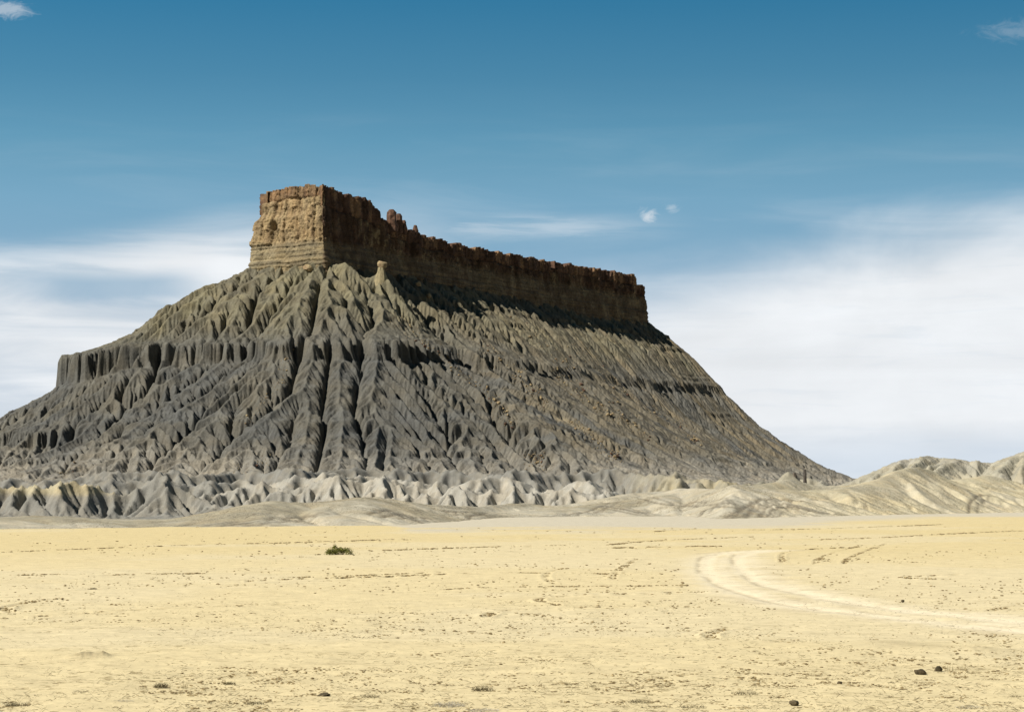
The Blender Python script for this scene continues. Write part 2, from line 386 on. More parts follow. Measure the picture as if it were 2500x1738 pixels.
def rock_mat(name, sc=1.0, bump=.5, var=.35, rough=.95, lines=0.0, cracks=0.0):
    m = bpy.data.materials.new(name); m.use_nodes = True; N = NT(m.node_tree)
    b = N.n['Principled BSDF']; b.inputs['Roughness'].default_value = rough; b.inputs['Specular IOR Level'].default_value = .15
    g = N.new('ShaderNodeNewGeometry'); P = g.outputs['Position']
    a = N.new('ShaderNodeVertexColor'); a.layer_name = 'soil'
    n1 = N.noise(P, .09 * sc, 6, .6); n2 = N.noise(P, .9 * sc, 5, .65)
    v = N.m('ADD', N.rng(n1, .3, .7, 1 - var * .5, 1 + var * .5), N.rng(n2, .3, .7, -var * .5, var * .5))
    c = N.mix(1.0, a.outputs[0], N.xyz(v, v, v), 'MULTIPLY')
    hue = N.noise(P, .05 * sc, 3)
    c = N.mix(N.rng(hue, .4, .65, 0, .35), c, N.mix(1.0, c, (1.12, 1.0, .82), 'MULTIPLY'))
    if lines:
        lz = N.noise(N.map(P, (.03, .03, 1.6)), 1.0, 4, .7)
        c = N.mix(N.rng(lz, .5, .62, 0, lines), c, N.mix(1.0, c, (.5, .48, .46), 'MULTIPLY'))
    if cracks:
        for s1, thr in ((.35, .012), (1.1, .014)):
            w1 = N.noise(N.map(P, (1, .45, 1)), s1, 5, .62, 1.2); l1 = N.rng(N.m('ABSOLUTE', N.m('SUBTRACT', w1, .5)), thr * .3, thr, 1.0, 0.0)
            mk = N.rng(N.noise(P, .07, 3), .45, .58); c = N.mix(N.m('MULTIPLY', N.m('MULTIPLY', l1, mk), cracks), c, N.mix(1.0, c, (.42, .40, .36), 'MULTIPLY'))
    N.l.new(c, b.inputs['Base Color'])
    b1 = N.new('ShaderNodeBump'); b1.inputs['Strength'].default_value = bump; b1.inputs['Distance'].default_value = 1.6 / sc
    N.l.new(N.noise(P, .35 * sc, 8, .68), b1.inputs['Height'])
    b2 = N.new('ShaderNodeBump'); b2.inputs['Strength'].default_value = bump * .8; b2.inputs['Distance'].default_value = .5 / sc
    N.l.new(N.noise(P, 1.6 * sc, 4, .6), b2.inputs['Height']); N.l.new(b1.outputs[0], b2.inputs['Normal'])
    N.l.new(b2.outputs[0], b.inputs['Normal'])
    return m
M_SLOPE = rock_mat('shale', 1.0, .55, .35)
M_CAP = rock_mat('sandstone', 1.0, .9, .5, lines=.35)
M_NEAR = rock_mat('clay', 3.0, .45, .22)
M_DUNE = rock_mat('soft_clay', 4.0, .5, .22, cracks=.8)
butte = grid_obj('butte', X, Y, Z, M_SLOPE, col=butte_soil(X, Y, Z, A, DM, NB, ANG), kind='structure')

# ================================================================== sandstone cap
def cap_top(x, y):
    t = axis_t(x, y)
    return interp(t, [(-.2, 314), (-.03, 314), (0, 317), (.03, 316), (.06, 314), (.10, 312.5), (.132, 310), (.15, 303), (.158, 293), (.19, 290), (.25, 287), (.3, 285), (.4, 283.5), (.5, 283), (.6, 284), (.7, 286), (.85, 287), (.955, 288), (.972, 288), (.98, 277), (1.1, 277)])
pl = []; seg = []
for i in range(len(MESA)):
    p0 = MESA[i]; p1 = MESA[(i + 1) % len(MESA)]; L = np.hypot(*(p1 - p0))
    front = i in (0, 1, 2, 3, 10) or i == 4
    k = max(2, int(L / (.7 if front else 2.5)))
    for j in range(k): pl.append(p0 + (p1 - p0) * j / k)
pl = np.array(pl); nP = len(pl)
sm_ = pl.copy()
for _ in range(6): sm_ = .5 * sm_ + .25 * (np.roll(sm_, 1, 0) + np.roll(sm_, -1, 0))
pl = sm_
ds = np.hypot(*(np.roll(pl, -1, 0) - pl).T); S = np.concatenate([[0], np.cumsum(ds)[:-1]])
tg = np.roll(pl, -3, 0) - np.roll(pl, 3, 0)
for _ in range(10): tg = .5 * tg + .25 * (np.roll(tg, 1, 0) + np.roll(tg, -1, 0))
tg /= np.hypot(*tg.T)[:, None]
nrm = np.stack([tg[:, 1], -tg[:, 0]], 1)
if np.mean((pl - pl.mean(0)) @ np.array([0, 0])) == 0:
    cen = pl.mean(0)
    if np.mean(np.sum((pl - cen) * nrm, 1)) < 0: nrm = -nrm
def cells(s, wd, seed, jit=.7):
    """uneven 1-D blocks: id-random value, second random, distance to the nearest joint"""
    q = s / wd; i = np.floor(q).astype(np.int64)
    def rnd(k, sd): 
        n_ = (k * 374761393 + sd * 668265263) & 0xffffffff; n_ = ((n_ ^ (n_ >> 13)) * 1274126177) & 0xffffffff
        return ((n_ ^ (n_ >> 16)) & 0xffff) / 65535.
    e0 = i + (rnd(i, seed) - .5) * jit; e1 = i + 1 + (rnd(i + 1, seed) - .5) * jit
    low = q < e0; hi = q >= e1
    idc = np.where(low, i - 1, np.where(hi, i + 1, i))
    dist = np.minimum(np.abs(q - e0), np.abs(q - e1)) * wd
    return rnd(idc, seed + 7), rnd(idc, seed + 19), dist
r1, r2, dj = cells(S, 7.5, 5)
tP = axis_t(pl[:, 0], pl[:, 1])
r3, r4, dj4 = cells(S + 5, 17, 15)
zt = cap_top(pl[:, 0], pl[:, 1]) + (r1 - .5) * 2.8 + (r3 - .5) * 3.6 + fbm(S / 2.5, S * 0, 9, 3) * .8
zt -= np.where(dj < .8, 2.4 * (r2 > .35), 0)
zt -= np.where((tP > .672) & (tP < .682), 9.0, 0) + np.where((tP > .80) & (tP < .806), 7, 0) + np.where((tP > .868) & (tP < .876), 6, 0)
NR = 120; zb = 222.0
kk = np.linspace(0, 1, NR)[:, None]
ZW = zb + (zt[None] - zb) * kk; SW = np.repeat(S[None], NR, 0)
top = cap_top(pl[:, 0], pl[:, 1])[None]; tower = sstep(.16, .14, tP)[None]
isleft = ((np.arange(nP) > nP * .5) & (tP < .03))[None]
SW2 = SW + fbm(SW / 9, ZW / 9, 41, 3) * 1.5
off = -(ZW - 235) * .045 + np.where(ZW < 262, (262 - ZW) * .14, 0)
off += fbm(SW / 34, ZW / 160, 42, 3) * 8.5
redz = top - np.where(isleft, 11, np.where(tower > .5, 22, 13)) + fbm(SW / 20, ZW * 0, 43, 2) * 2.5       # foot of the dark red ledge at the rim
red = sstep(-.4, .4, ZW - redz)
a1, a2, aj = cells(SW2, 11, 60); b1_, b2_, bj = cells(SW2 + 3, 6.5, 80); c1, c2, cj = cells(SW2 * 1.0 + 90, 5.0, 99)
lay = np.floor((ZW + 3 * fbm(SW / 30, ZW / 30, 44, 2)) / 11).astype(np.int64)
d1, d2, dj2 = cells(SW2 + lay * 37.7, 8.5, 120)
midm = (1 - red) * sstep(256, 262, ZW)
off += red * ((b1_ - .5) * 3.2 - 2.2 * np.exp(-(bj / .55) ** 2) - 1.3 + (c1 - .5) * 1.2)
off += midm * ((a1 - .5) * 4.6 + (d1 - .5) * 3.0 - 2.0 * np.exp(-(aj / .6) ** 2) - .9 * np.exp(-(dj2 / .4) ** 2))
low = sstep(262, 256, ZW)
lz = np.interp((ZW + fbm(SW / 25, ZW / 25, 45, 2) * 1.2) % 60, np.arange(0, 61, 1.0), np.random.RandomState(8).rand(61))
off += low * ((lz - .5) * np.where(isleft, 2.2, 1.3) - .5 * np.exp(-(aj / .5) ** 2)) + (1 - low) * (lz - .5) * .7
off += fbm(SW / 2.4, ZW / 2.4, 46, 4) * 1.3
off -= np.exp(-((ZW - redz) / 1.0) ** 2) * 1.4                                        # undercut below the ledge
nf = isleft & (ZW > 268)
setb = np.where(isleft, sstep(283, 294, ZW) * np.interp((S[-1] - S)[None], [0, 30, 60, 95], [0, 1.5, 5, 8]), 0) + np.where(isleft, sstep(262, 285, ZW) * np.interp((S[-1] - S)[None], [0, 50, 95], [0, 0, 4]), 0)
off -= setb
# a dark overhung bay high on the left-hand face
sb = (S[-1] - S)[None]
off -= np.where(isleft, 6.5 * np.exp(-((sb - 66) / 4.0) ** 2) * sstep(262, 266, ZW) * sstep(287, 279, ZW), 0)
off = np.clip(off, -14, 16)
PX = pl[None, :, 0] + nrm[None, :, 0] * off; PY = pl[None, :, 1] + nrm[None, :, 1] * off
# roof: towards the spine of the mesa
spine0 = np.array([-200., 2262.]); spine1 = np.array([130., 2850.]); dv = spine1 - spine0
tt = np.clip(((pl - spine0) @ dv) / (dv @ dv), 0, 1); Cn = spine0 + tt[:, None] * dv
RX, RY, RZ = [], [], []
for k in (.04, .1, .2, .35, .55, .8, 1.0):
    x = PX[-1] * (1 - k) + Cn[:, 0] * k; y = PY[-1] * (1 - k) + Cn[:, 1] * k
    z = zt * (1 - k) + (cap_top(x, y) + fbm(x / 9, y / 9, 48, 3) * 2.2 - .5) * k
    RX.append(x); RY.append(y); RZ.append(z)
PX = np.vstack([PX, RX]); PY = np.vstack([PY, RY]); PZ = np.vstack([ZW, RZ])
SWc = np.vstack([SW, np.repeat(S[None], 7, 0)])
redc = np.vstack([red, np.repeat(red[-1:] * 1.0, 7, 0)])
# colour of the beds
f1 = fbm(SWc / 14, PZ / 20, 52, 4); f2 = fbm(SWc / 3, PZ / 14, 53, 3); f3 = fbm(SWc / 60, PZ / 2.0, 54, 3)
c_red = col3((.10, .058, .042)); c_mid = col3((.25, .185, .105)); c_mid2 = col3((.33, .265, .155)); c_low = col3((.25, .21, .13)); c_var = col3((.085, .05, .035)); c_gr = col3((.155, .135, .09))
one = np.ones(PZ.shape + (1,))
shf = np.vstack([np.repeat(~isleft, NR, 0), np.repeat(~isleft, 7, 0)]).astype(float)   # paints shade into the long face's colour, along with its dark varnish stains
cc_ = lerp3(c_mid * one, c_mid2 * one, np.clip(.5 + f1 * 1.4, 0, 1))
lw = sstep(266, 256, PZ); cc_ = lerp3(cc_, lerp3(c_low * one, c_gr * one, np.clip(.4 + f3 * 1.8, 0, 1)), lw)
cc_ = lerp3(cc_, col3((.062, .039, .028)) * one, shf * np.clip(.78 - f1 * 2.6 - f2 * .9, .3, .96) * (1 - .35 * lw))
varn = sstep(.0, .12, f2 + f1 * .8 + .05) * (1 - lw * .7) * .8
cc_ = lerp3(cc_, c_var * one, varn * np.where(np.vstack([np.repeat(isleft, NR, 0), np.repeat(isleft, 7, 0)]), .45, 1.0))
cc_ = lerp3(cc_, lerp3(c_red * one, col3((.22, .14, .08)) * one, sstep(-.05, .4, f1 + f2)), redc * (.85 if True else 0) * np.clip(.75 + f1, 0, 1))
faces = []
ii = np.arange(PX.size).reshape(PX.shape); jj = np.roll(ii, -1, 1)
F = np.stack([ii[:-1], jj[:-1], jj[1:], ii[1:]], -1).reshape(-1, 4)
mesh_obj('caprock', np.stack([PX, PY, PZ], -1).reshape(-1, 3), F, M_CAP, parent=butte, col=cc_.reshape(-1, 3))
print('cap', time.time() - t_)

# ================================================================== badland ridges and low clay hills in front
def ridge_macro(X, Y, layers, base):
    h = base + 0 * X; PXc = 1250 + FX * X / Y
    for L in layers:
        D0, sf, sb_, pts = L[:4]; rnd = L[4] if len(L) > 4 else 0
        wob = fbm(X / 30, Y * 0 + D0, int(D0), 3) * (12 if D0 < 900 else 45)
        zc = EYE + (HZ - interp(PXc, pts)) / FX * D0 + fbm(X / 9, Y * 0 + 5, int(D0) + 40, 3) * D0 / 560 * .9
        dd = Y - (D0 + wob)
        pr, am = (L[5] if len(L) > 5 else (9., 4.5)); q = (X + dd * fbm(X / (pr * 5), Y * 0, int(D0) + 13, 2) * 1.8) / pr + fbm(X / (pr * 3), Y / (pr * 6), int(D0) + 3, 3) * 3.0; tri = 1 - 2 * np.abs(q - np.floor(q) - .5); q2 = q * 2.7 + 1.3 * fbm(X / pr, Y / (pr * 2), 5, 2); tri = tri + .35 * (1 - 2 * np.abs(q2 - np.floor(q2) - .5)) - .17
        hgt = .25 + 1.0 * vnoise(np.floor(q), np.floor(q) * 0, int(D0) + 8)
        g = np.where(dd < 0, (-dd - am * tri * hgt * np.clip(-dd / 4, 0, 1)) * sf + .9 * am * sf * np.clip(-dd / 8, 0, 1) * .45, dd * sb_ - 0.5 * am * tri * sb_ * np.clip(dd / 4, 0, 1))
        g = np.maximum(g, -.3)
        g = np.sqrt(g * g + rnd * rnd) - rnd
        h = np.maximum(h, zc - g)
    return h
def run_patch(x0, x1, y0, y1, levels, macro, seed, K, sm, edge):
    rng = np.random.default_rng(seed); z = None
    for cell, it, cR, nz_, dif, km in levels:
        X, Y = np.meshgrid(np.linspace(x0, x1, int((x1 - x0) / cell) + 1), np.linspace(y0, y1, int((y1 - y0) / cell) + 1))
        M = macro(X, Y)
        z = M + fbm(X / 12, Y / 12, seed, 4) * nz_ * 4 if z is None else resize(z, X.shape) + (M - resize(Mp, X.shape)) + rng.normal(0, nz_, X.shape)
        Mp = M; kf = K(X, Y, km)
        z, A = erode(z, cell, (lambda zz: kf), M, it, rng, dt=1.0, corr=.15, corrR=cR, diff=dif, smax=sm, talus=2)
    if seed != 29: z = z + np.clip(z - blur(z, 3), -1.5, 1.5) * .5
    z = z + rills(z, cell, seed, reach=edge * .5, amp=(.26 * cell / .5, .38 * cell / .5)) * (.5 if seed == 29 else 1.)
    e = np.minimum(np.minimum(X - x0, x1 - X), np.minimum(Y - y0, y1 - Y))
    z = np.where(e < edge, z * (e / edge) + (-4.5) * (1 - e / edge), z)
    return X, Y, z, A
LB = [(1230, .55, .4, [(-300, 1165), (0, 1170), (100, 1185), (250, 1162), (500, 1165), (700, 1150), (900, 1150), (1100, 1160), (1300, 1165), (1450, 1160), (1562, 1153), (1614, 1162), (1700, 1175), (1900, 1180), (2100, 1190), (2600, 1190)], 0, (24., 22.)),
      (960, .5, .4, [(-300, 1190), (0, 1195), (150, 1185), (300, 1170), (400, 1178), (500, 1182), (700, 1178), (800, 1172), (850, 1160), (930, 1172), (1000, 1180), (1100, 1192), (1180, 1178), (1241, 1165), (1300, 1177), (1391, 1181), (1480, 1195), (1560, 1200), (1700, 1205), (2000, 1200), (2600, 1200)], 0, (18., 17.))]
Xb, Yb, Zb, Ab = run_patch(-360, 350, 820, 1560, ((3., 60, 30, .4, .01, .08), (1.1, 24, 14, .25, .0, .14)), lambda X, Y: ridge_macro(X, Y, LB, -1.5), 21, lambda X, Y, k: k * (.7 + .6 * vnoise(X / 30, Y / 30, 6)), 1.15, 12)
LA = [(560, .55, .35, [(-200, 1206), (0, 1200), (120, 1195), (248, 1188), (262, 1212), (300, 1222), (345, 1200), (379, 1165), (395, 1176), (409, 1160), (430, 1190), (455, 1213), (520, 1226), (600, 1240), (700, 1255), (2700, 1265)], 0, (7.5, 9.)),
      (745, .5, .4, [(-200, 1222), (480, 1218), (560, 1205), (610, 1195), (649, 1184), (700, 1200), (760, 1194), (801, 1173), (860, 1190), (900, 1180), (945, 1167), (1000, 1195), (1040, 1205), (1067, 1191), (1120, 1205), (1180, 1215), (1250, 1225), (1400, 1230), (1600, 1245), (2700, 1260)], 0, (13., 12.)),
      (650, .5, .4, [(-200, 1250), (850, 1248), (1000, 1215), (1060, 1222), (1109, 1190), (1180, 1212), (1250, 1205), (1330, 1212), (1391, 1200), (1480, 1222), (1560, 1235), (2700, 1260)], 0, (11., 10.)),
      (700, .32, .3, [(-200, 1260), (1700, 1250), (1900, 1212), (2050, 1192), (2131, 1157), (2180, 1136), (2266, 1117), (2320, 1125), (2371, 1137), (2430, 1130), (2500, 1109), (2600, 1080), (2800, 1100)], 6, (26., 11.))]
smoothR = lambda X, Y: sstep(1700, 2000, 1250 + FX * X / Y)
Xa, Ya, Za, Aa = run_patch(-185, 210, 500, 850, ((1.4, 60, 16, .25, .01, .08), (.5, 24, 8, .12, .0, .15)), lambda X, Y: ridge_macro(X, Y, LA, -2.2), 23, lambda X, Y, k: k * (1 - .75 * smoothR(X, Y)) * (.7 + .6 * vnoise(X / 15, Y / 15, 6)), 1.15, 10)
print('badlands', time.time() - t_)
DB = [(-400, 195), (0, 198), (300, 205), (1000, 228), (1100, 262), (1250, 325), (1500, 340), (1667, 345), (1761, 300), (1900, 325), (2110, 365), (2500, 450), (2900, 520)]
CR = [(-400, 1262), (0, 1260), (130, 1257), (250, 1262), (330, 1276), (400, 1270), (450, 1260), (510, 1245), (560, 1236), (650, 1222), (700, 1226), (760, 1228), (860, 1218), (905, 1212), (960, 1222), (1000, 1233), (1100, 1240), (1200, 1247), (1300, 1246), (1400, 1236), (1500, 1226), (1560, 1212), (1620, 1203), (1700, 1190), (1750, 1187), (1830, 1192), (1900, 1197), (2000, 1200), (2060, 1190), (2120, 1175), (2180, 1157), (2240, 1147), (2290, 1158), (2340, 1180), (2400, 1200), (2500, 1196), (2900, 1190)]
CR2 = [(-400, 1272), (600, 1265), (850, 1226), (925, 1216), (1000, 1224), (1060, 1230), (1150, 1236), (1260, 1229), (1330, 1236), (1420, 1224), (1500, 1208), (1600, 1200), (1700, 1203), (1800, 1194), (1860, 1186), (1931, 1172), (1990, 1190), (2080, 1188), (2150, 1175), (2250, 1170), (2330, 1172), (2400, 1165), (2500, 1170), (2900, 1160)]
def dune_macro(X, Y):
    PXc = 1250 + FX * X / Y; db = interp(PXc, DB); dep = interp(PXc, [(0, 40), (900, 62), (1300, 55), (1700, 80), (2240, 78), (2500, 60)])
    D0 = db + dep + fbm(X / 25, Y * 0, 3, 2) * 14
    zc = EYE + (HZ - interp(PXc, CR)) / FX * D0; u = (Y - D0)
    g = np.where(u < 0, np.clip(1 + u / dep, 0, 1), np.clip(1 - u / 75, 0, 1)); g = g * g * (3 - 2 * g)
    h = -2.2 + (zc + 2.2) * g
    h = np.where((u < 0), np.where(g > 0, zc * g - .6 * (1 - g) ** 4, -.6), h)
    D1 = db + dep + 85; z1 = EYE + (HZ - interp(PXc, CR2)) / FX * D1; g1 = np.clip(1 - np.abs(Y - D1) / 62, 0, 1); g1 = g1 * g1 * (3 - 2 * g1)
    h2 = -2.2 + (z1 + 2.2) * g1
    rg = np.abs(fbm(X / 17 + Y / 90, Y / 70, 33, 3)); rg2 = np.abs(fbm(X / 6, Y / 22, 34, 2))
    cut = (1.9 * sstep(.28, 0, rg) + .55 * sstep(.22, 0, rg2) + .5 * fbm(X / 10, Y / 10, 35, 3)) * np.clip(zc / 6, .25, 1)
    h = h - cut * g * sstep(1.0, .55, g) * 1.0; h2 = h2 - cut * g1 * sstep(1.0, .6, g1)
    k_ = .5; m_ = np.maximum(h, h2); h = m_ + np.log1p(np.exp(-np.abs(h - h2) / k_)) * k_ * .6 - .2
    return h
Xd, Yd, Zd, Ad = run_patch(-150, 165, 185, 590, ((1.6, 40, 22, .12, .06, .035), (.42, 18, 9, .03, .04, .045)), dune_macro, 29, lambda X, Y, k: k * (.6 + .8 * vnoise(X / 18, Y / 18, 6)), .62, 6)
print('dunes', time.time() - t_)
def bad_soil(X, Y, Z, A, s0):
    PXc = 1250 + FX * X / Y; one = np.ones(X.shape + (1,))
    f1 = fbm(X / 14, Y / 14, s0, 4); f2 = fbm(X / 3, Y / 3, s0 + 1, 3)
    dark = col3((.165, .163, .148)); pale = col3((.30, .29, .255)); yel = col3((.36, .32, .21)); gh = col3((.29, .275, .215))
    wp = sstep(380, 860, PXc + 160 * f1) * sstep(1180, 960, Y + 140 * f1)
    c = lerp3(dark * 1.15 * one, pale * one, wp)
    c = lerp3(c, yel * one, sstep(3.2, 4.6, Z + f1) * sstep(330, 250, PXc) * (Y < 700) * .8)
    c = lerp3(c, lerp3(yel * one, gh * one, (sstep(1750, 1900, PXc))), sstep(1500, 1650, PXc) * .9 * np.clip(.7 + f1, 0, 1))
    st = strata(Z * 3, f1 * 3, 9); return c * (.88 + .24 * st[..., None]) * (1 + .12 * f2[..., None])
colA = bad_soil(Xa, Ya, Za, Aa, 90)
grid_obj('badland_ridges', Xa, Ya, Za, M_NEAR, col=colA, kind='structure')
cb = bad_soil(Xb, Yb, Zb, Ab, 94); wb = sstep(1150, 1350, Yb)[..., None]
cb = cb * (1 - .12 * wb)
grid_obj('foothills', Xb, Yb, Zb, M_NEAR, col=cb, kind='structure')
# tan clay hills with ruts left by tyres
def seg_dist(X, Y, P):
    d = np.full(X.shape, 1e9)
    for (x0, y0), (x1, y1) in zip(P[:-1], P[1:]):
        dx, dy = x1 - x0, y1 - y0; t = np.clip(((X - x0) * dx + (Y - y0) * dy) / (dx * dx + dy * dy + 1e-12), 0, 1)
        d = np.minimum(d, np.hypot(X - x0 - t * dx, Y - y0 - t * dy))
    return d
def hit_hills(px, py):
    v_ = (869.0 - py) / FX; a_ = (px - 1250.0) / FX; cp, sp_ = math.cos(PITCH), math.sin(PITCH); dy = cp - v_ * sp_; dz = sp_ + v_ * cp
    D = np.arange(195, 580, .25); x = a_ / dy * D; z = EYE + dz / dy * D
    i = np.clip(((x - Xd[0, 0]) / (Xd[0, 1] - Xd[0, 0])).astype(int), 0, Xd.shape[1] - 1); j = np.clip(((D - Yd[0, 0]) / (Yd[1, 0] - Yd[0, 0])).astype(int), 0, Xd.shape[0] - 1)
    k = np.nonzero(np.maximum(Zd[j, i], 0) >= z)[0]
    return (x[k[0]], D[k[0]]) if len(k) else None
RUTS = [[(1705, 1261), (1722, 1246), (1748, 1237), (1805, 1239)], [(1857, 1261), (1870, 1239), (1892, 1230), (1931, 1233), (2001, 1250), (2088, 1259)], [(1870, 1262), (1884, 1244), (1905, 1235), (1940, 1238), (2010, 1254)],
 [(1761, 1270), (1805, 1243), (1848, 1221), (1892, 1216), (1960, 1222)], [(1822, 1263), (1835, 1236), (1857, 1222)], [(1780, 1268), (1815, 1240), (1860, 1217)], [(2364, 1255), (2367, 1229), (2384, 1211), (2410, 1209)], [(2374, 1255), (2376, 1231), (2390, 1213)], [(2402, 1255), (2393, 1233), (2397, 1214)], [(2383, 1256), (2382, 1235), (2392, 1216)],
 [(1500, 1239), (1544, 1248), (1609, 1261)], [(1464, 1236), (1527, 1250), (1590, 1262)], [(1480, 1234), (1560, 1249), (1640, 1262)], [(1490, 1226), (1443, 1246), (1388, 1256), (1283, 1262), (1213, 1259), (1144, 1250), (1080, 1246)], [(900, 1253), (952, 1243), (980, 1256), (1015, 1272), (1057, 1280)], [(893, 1242), (958, 1246), (1000, 1260), (1070, 1268)],
 [(497, 1284), (540, 1276), (600, 1270), (680, 1262)], [(560, 1282), (640, 1272), (720, 1262), (800, 1255)], [(930, 1262), (960, 1252), (990, 1262)], [(1560, 1216), (1620, 1232), (1700, 1236), (1800, 1228)], [(1130, 1275), (1150, 1258), (1190, 1250)]]
rutm = np.zeros(Xd.shape)
for rl in RUTS:
    q_ = []
    for (xa, ya), (xb, yb) in zip(rl[:-1], rl[1:]):
        for f in np.linspace(0, 1, 7): h_ = hit_hills(xa + (xb - xa) * f, ya + (yb - ya) * f); q_ += [h_] if h_ else []
    q_ = np.array(q_); 
    if len(q_) < 2: continue
    for off_ in (0., 1.7):
        P_ = [q_[0] + (off_, 0)]
        for p_ in q_[1:]:
            p_ = p_ + (off_, 0)
            if np.hypot(*(p_ - P_[-1])) < 30: P_.append(p_)
        P_ = np.array(P_)
        if len(P_) < 2: continue
        kk_ = (Xd > P_[:, 0].min() - 3) & (Xd < P_[:, 0].max() + 3) & (Yd > P_[:, 1].min() - 3) & (Yd < P_[:, 1].max() + 3)
        d_ = seg_dist(Xd[kk_], Yd[kk_], P_); rutm[kk_] = np.maximum(rutm[kk_], np.exp(-(d_ / .34) ** 2) * (1.0 if off_ == 0 else .7))
one = np.ones(Xd.shape + (1,)); PXd = 1250 + FX * Xd / Yd
f1 = fbm(Xd / 16, Yd / 22, 70, 4); f2 = fbm(Xd / 4, Yd / 4, 71, 4)
cd = lerp3(col3((.41, .38, .30)) * one, col3((.30, .272, .20)) * one, sstep(-.25, .3, f1 + .5 * f2))
cd = lerp3(cd, col3((.50, .45, .31)) * one, sstep(1700, 2150, PXd) * np.clip(.55 + f1, 0, 1))
rz = sstep(.12, .3, f1 + .25 * f2) * (PXd > 700)
rut = np.abs(fbm(Xd / 9 + .3 * f1, Yd / 16, 72, 3)); rut = np.maximum(sstep(.045, .0, rut), .7 * sstep(.03, 0, np.abs(fbm(Xd / 5, Yd / 24 + .5 * f1, 79, 3)))) * rz
mot = sstep(.0, .3, fbm(Xd / 11, Yd / 30, 76, 4) + .25 * f2) * sstep(.3, 1.2, Zd)
cd = lerp3(cd, col3((.27, .245, .18)) * one, mot * .42)
cd = lerp3(cd, col3((.17, .15, .11)) * one, rut * .7)
cd = lerp3(cd, col3((.15, .13, .095)) * one, rutm * .9)
cd = cd * (1 + .2 * f2[..., None])
Zd = Zd + fbm(Xd / 3, Yd / 3, 73, 3) * .12 * sstep(0, .5, Zd) - rut * .08 - rutm * .18
grid_obj('clay_hills', Xd, Yd, Zd, M_DUNE, keep=(Yd > interp(PXd, DB) + 4) | (Zd > -.3), col=cd, kind='structure')
print('hills', time.time() - t_)

# ================================================================== desert floor
az_f = np.arange(-.262, .262, 1 / 2212.); az_c = np.concatenate([np.linspace(-math.pi, -.30, 60), np.linspace(-.295, -.265, 12)])
azs = np.concatenate([az_c, az_f, -az_c[::-1]])
ys = np.arange(278, 26, -.62); Dr = np.concatenate([np.geomspace(1.2, 23.5, 26), EYE * 2212 / ys, np.arange(258, 520, 6), np.geomspace(540, 60000, 40)])
AZ, DD = np.meshgrid(azs, Dr); FXx = DD * np.sin(AZ); FYy = DD * np.cos(AZ)
PXf = 1250 + FX * np.tan(np.clip(AZ, -1.2, 1.2)); _db = interp(PXf, DB)
FZ = -3.4 * sstep(_db + 22, _db + 45, DD) - 1.5 * sstep(600, 900, DD)
near = (np.abs(AZ) < .27) & (DD < 300); nearf = near.astype(float)
micro = fbm(FXx / 1.3, FYy / 1.3, 200, 4) * .030 + fbm(FXx / .35, FYy / .35, 210, 3) * .012 * (DD < 90) + fbm(FXx / 9, FYy / 9, 220, 2) * .05
FZ = FZ + micro * np.where(DD < 480, 1, 0)
one = np.ones(AZ.shape + (1,)); g1 = fbm(FXx / 7, FYy / 7, 230, 4); g2 = fbm(FXx / 28, FYy / 28, 231, 3)
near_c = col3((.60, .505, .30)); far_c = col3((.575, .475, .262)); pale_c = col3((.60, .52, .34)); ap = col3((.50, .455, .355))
fc = lerp3(near_c * one, far_c * one, sstep(90, 150, DD + 20 * g1))
fc = lerp3(fc, pale_c * one, sstep(.05, .4, g2 + .4 * g1) * .55)
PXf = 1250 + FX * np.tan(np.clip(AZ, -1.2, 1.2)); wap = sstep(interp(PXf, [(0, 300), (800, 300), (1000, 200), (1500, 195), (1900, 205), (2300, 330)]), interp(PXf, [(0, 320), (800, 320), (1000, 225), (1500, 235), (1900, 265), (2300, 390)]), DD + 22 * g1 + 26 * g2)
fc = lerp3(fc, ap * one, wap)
def poly(pts, sub=6):
    P = [ground_pt(*p)[:2] for p in pts]; P = np.array(P)
    for _ in range(2):   # corner cutting
        Q = [P[0]]
        for a, b in zip(P[:-1], P[1:]): Q += [a * .75 + b * .25, a * .25 + b * .75]
        P = np.array(Q + [P[-1]])
    return P
def stamp(pts, width):
    P = poly(pts); m = width * 3.5; x0, y0 = P.min(0) - m; x1, y1 = P.max(0) + m
    k = (FXx > x0) & (FXx < x1) & (FYy > y0) & (FYy < y1) & near
    d = np.full(AZ.shape, 1e9); d[k] = seg_dist(FXx[k], FYy[k], P); return d, P
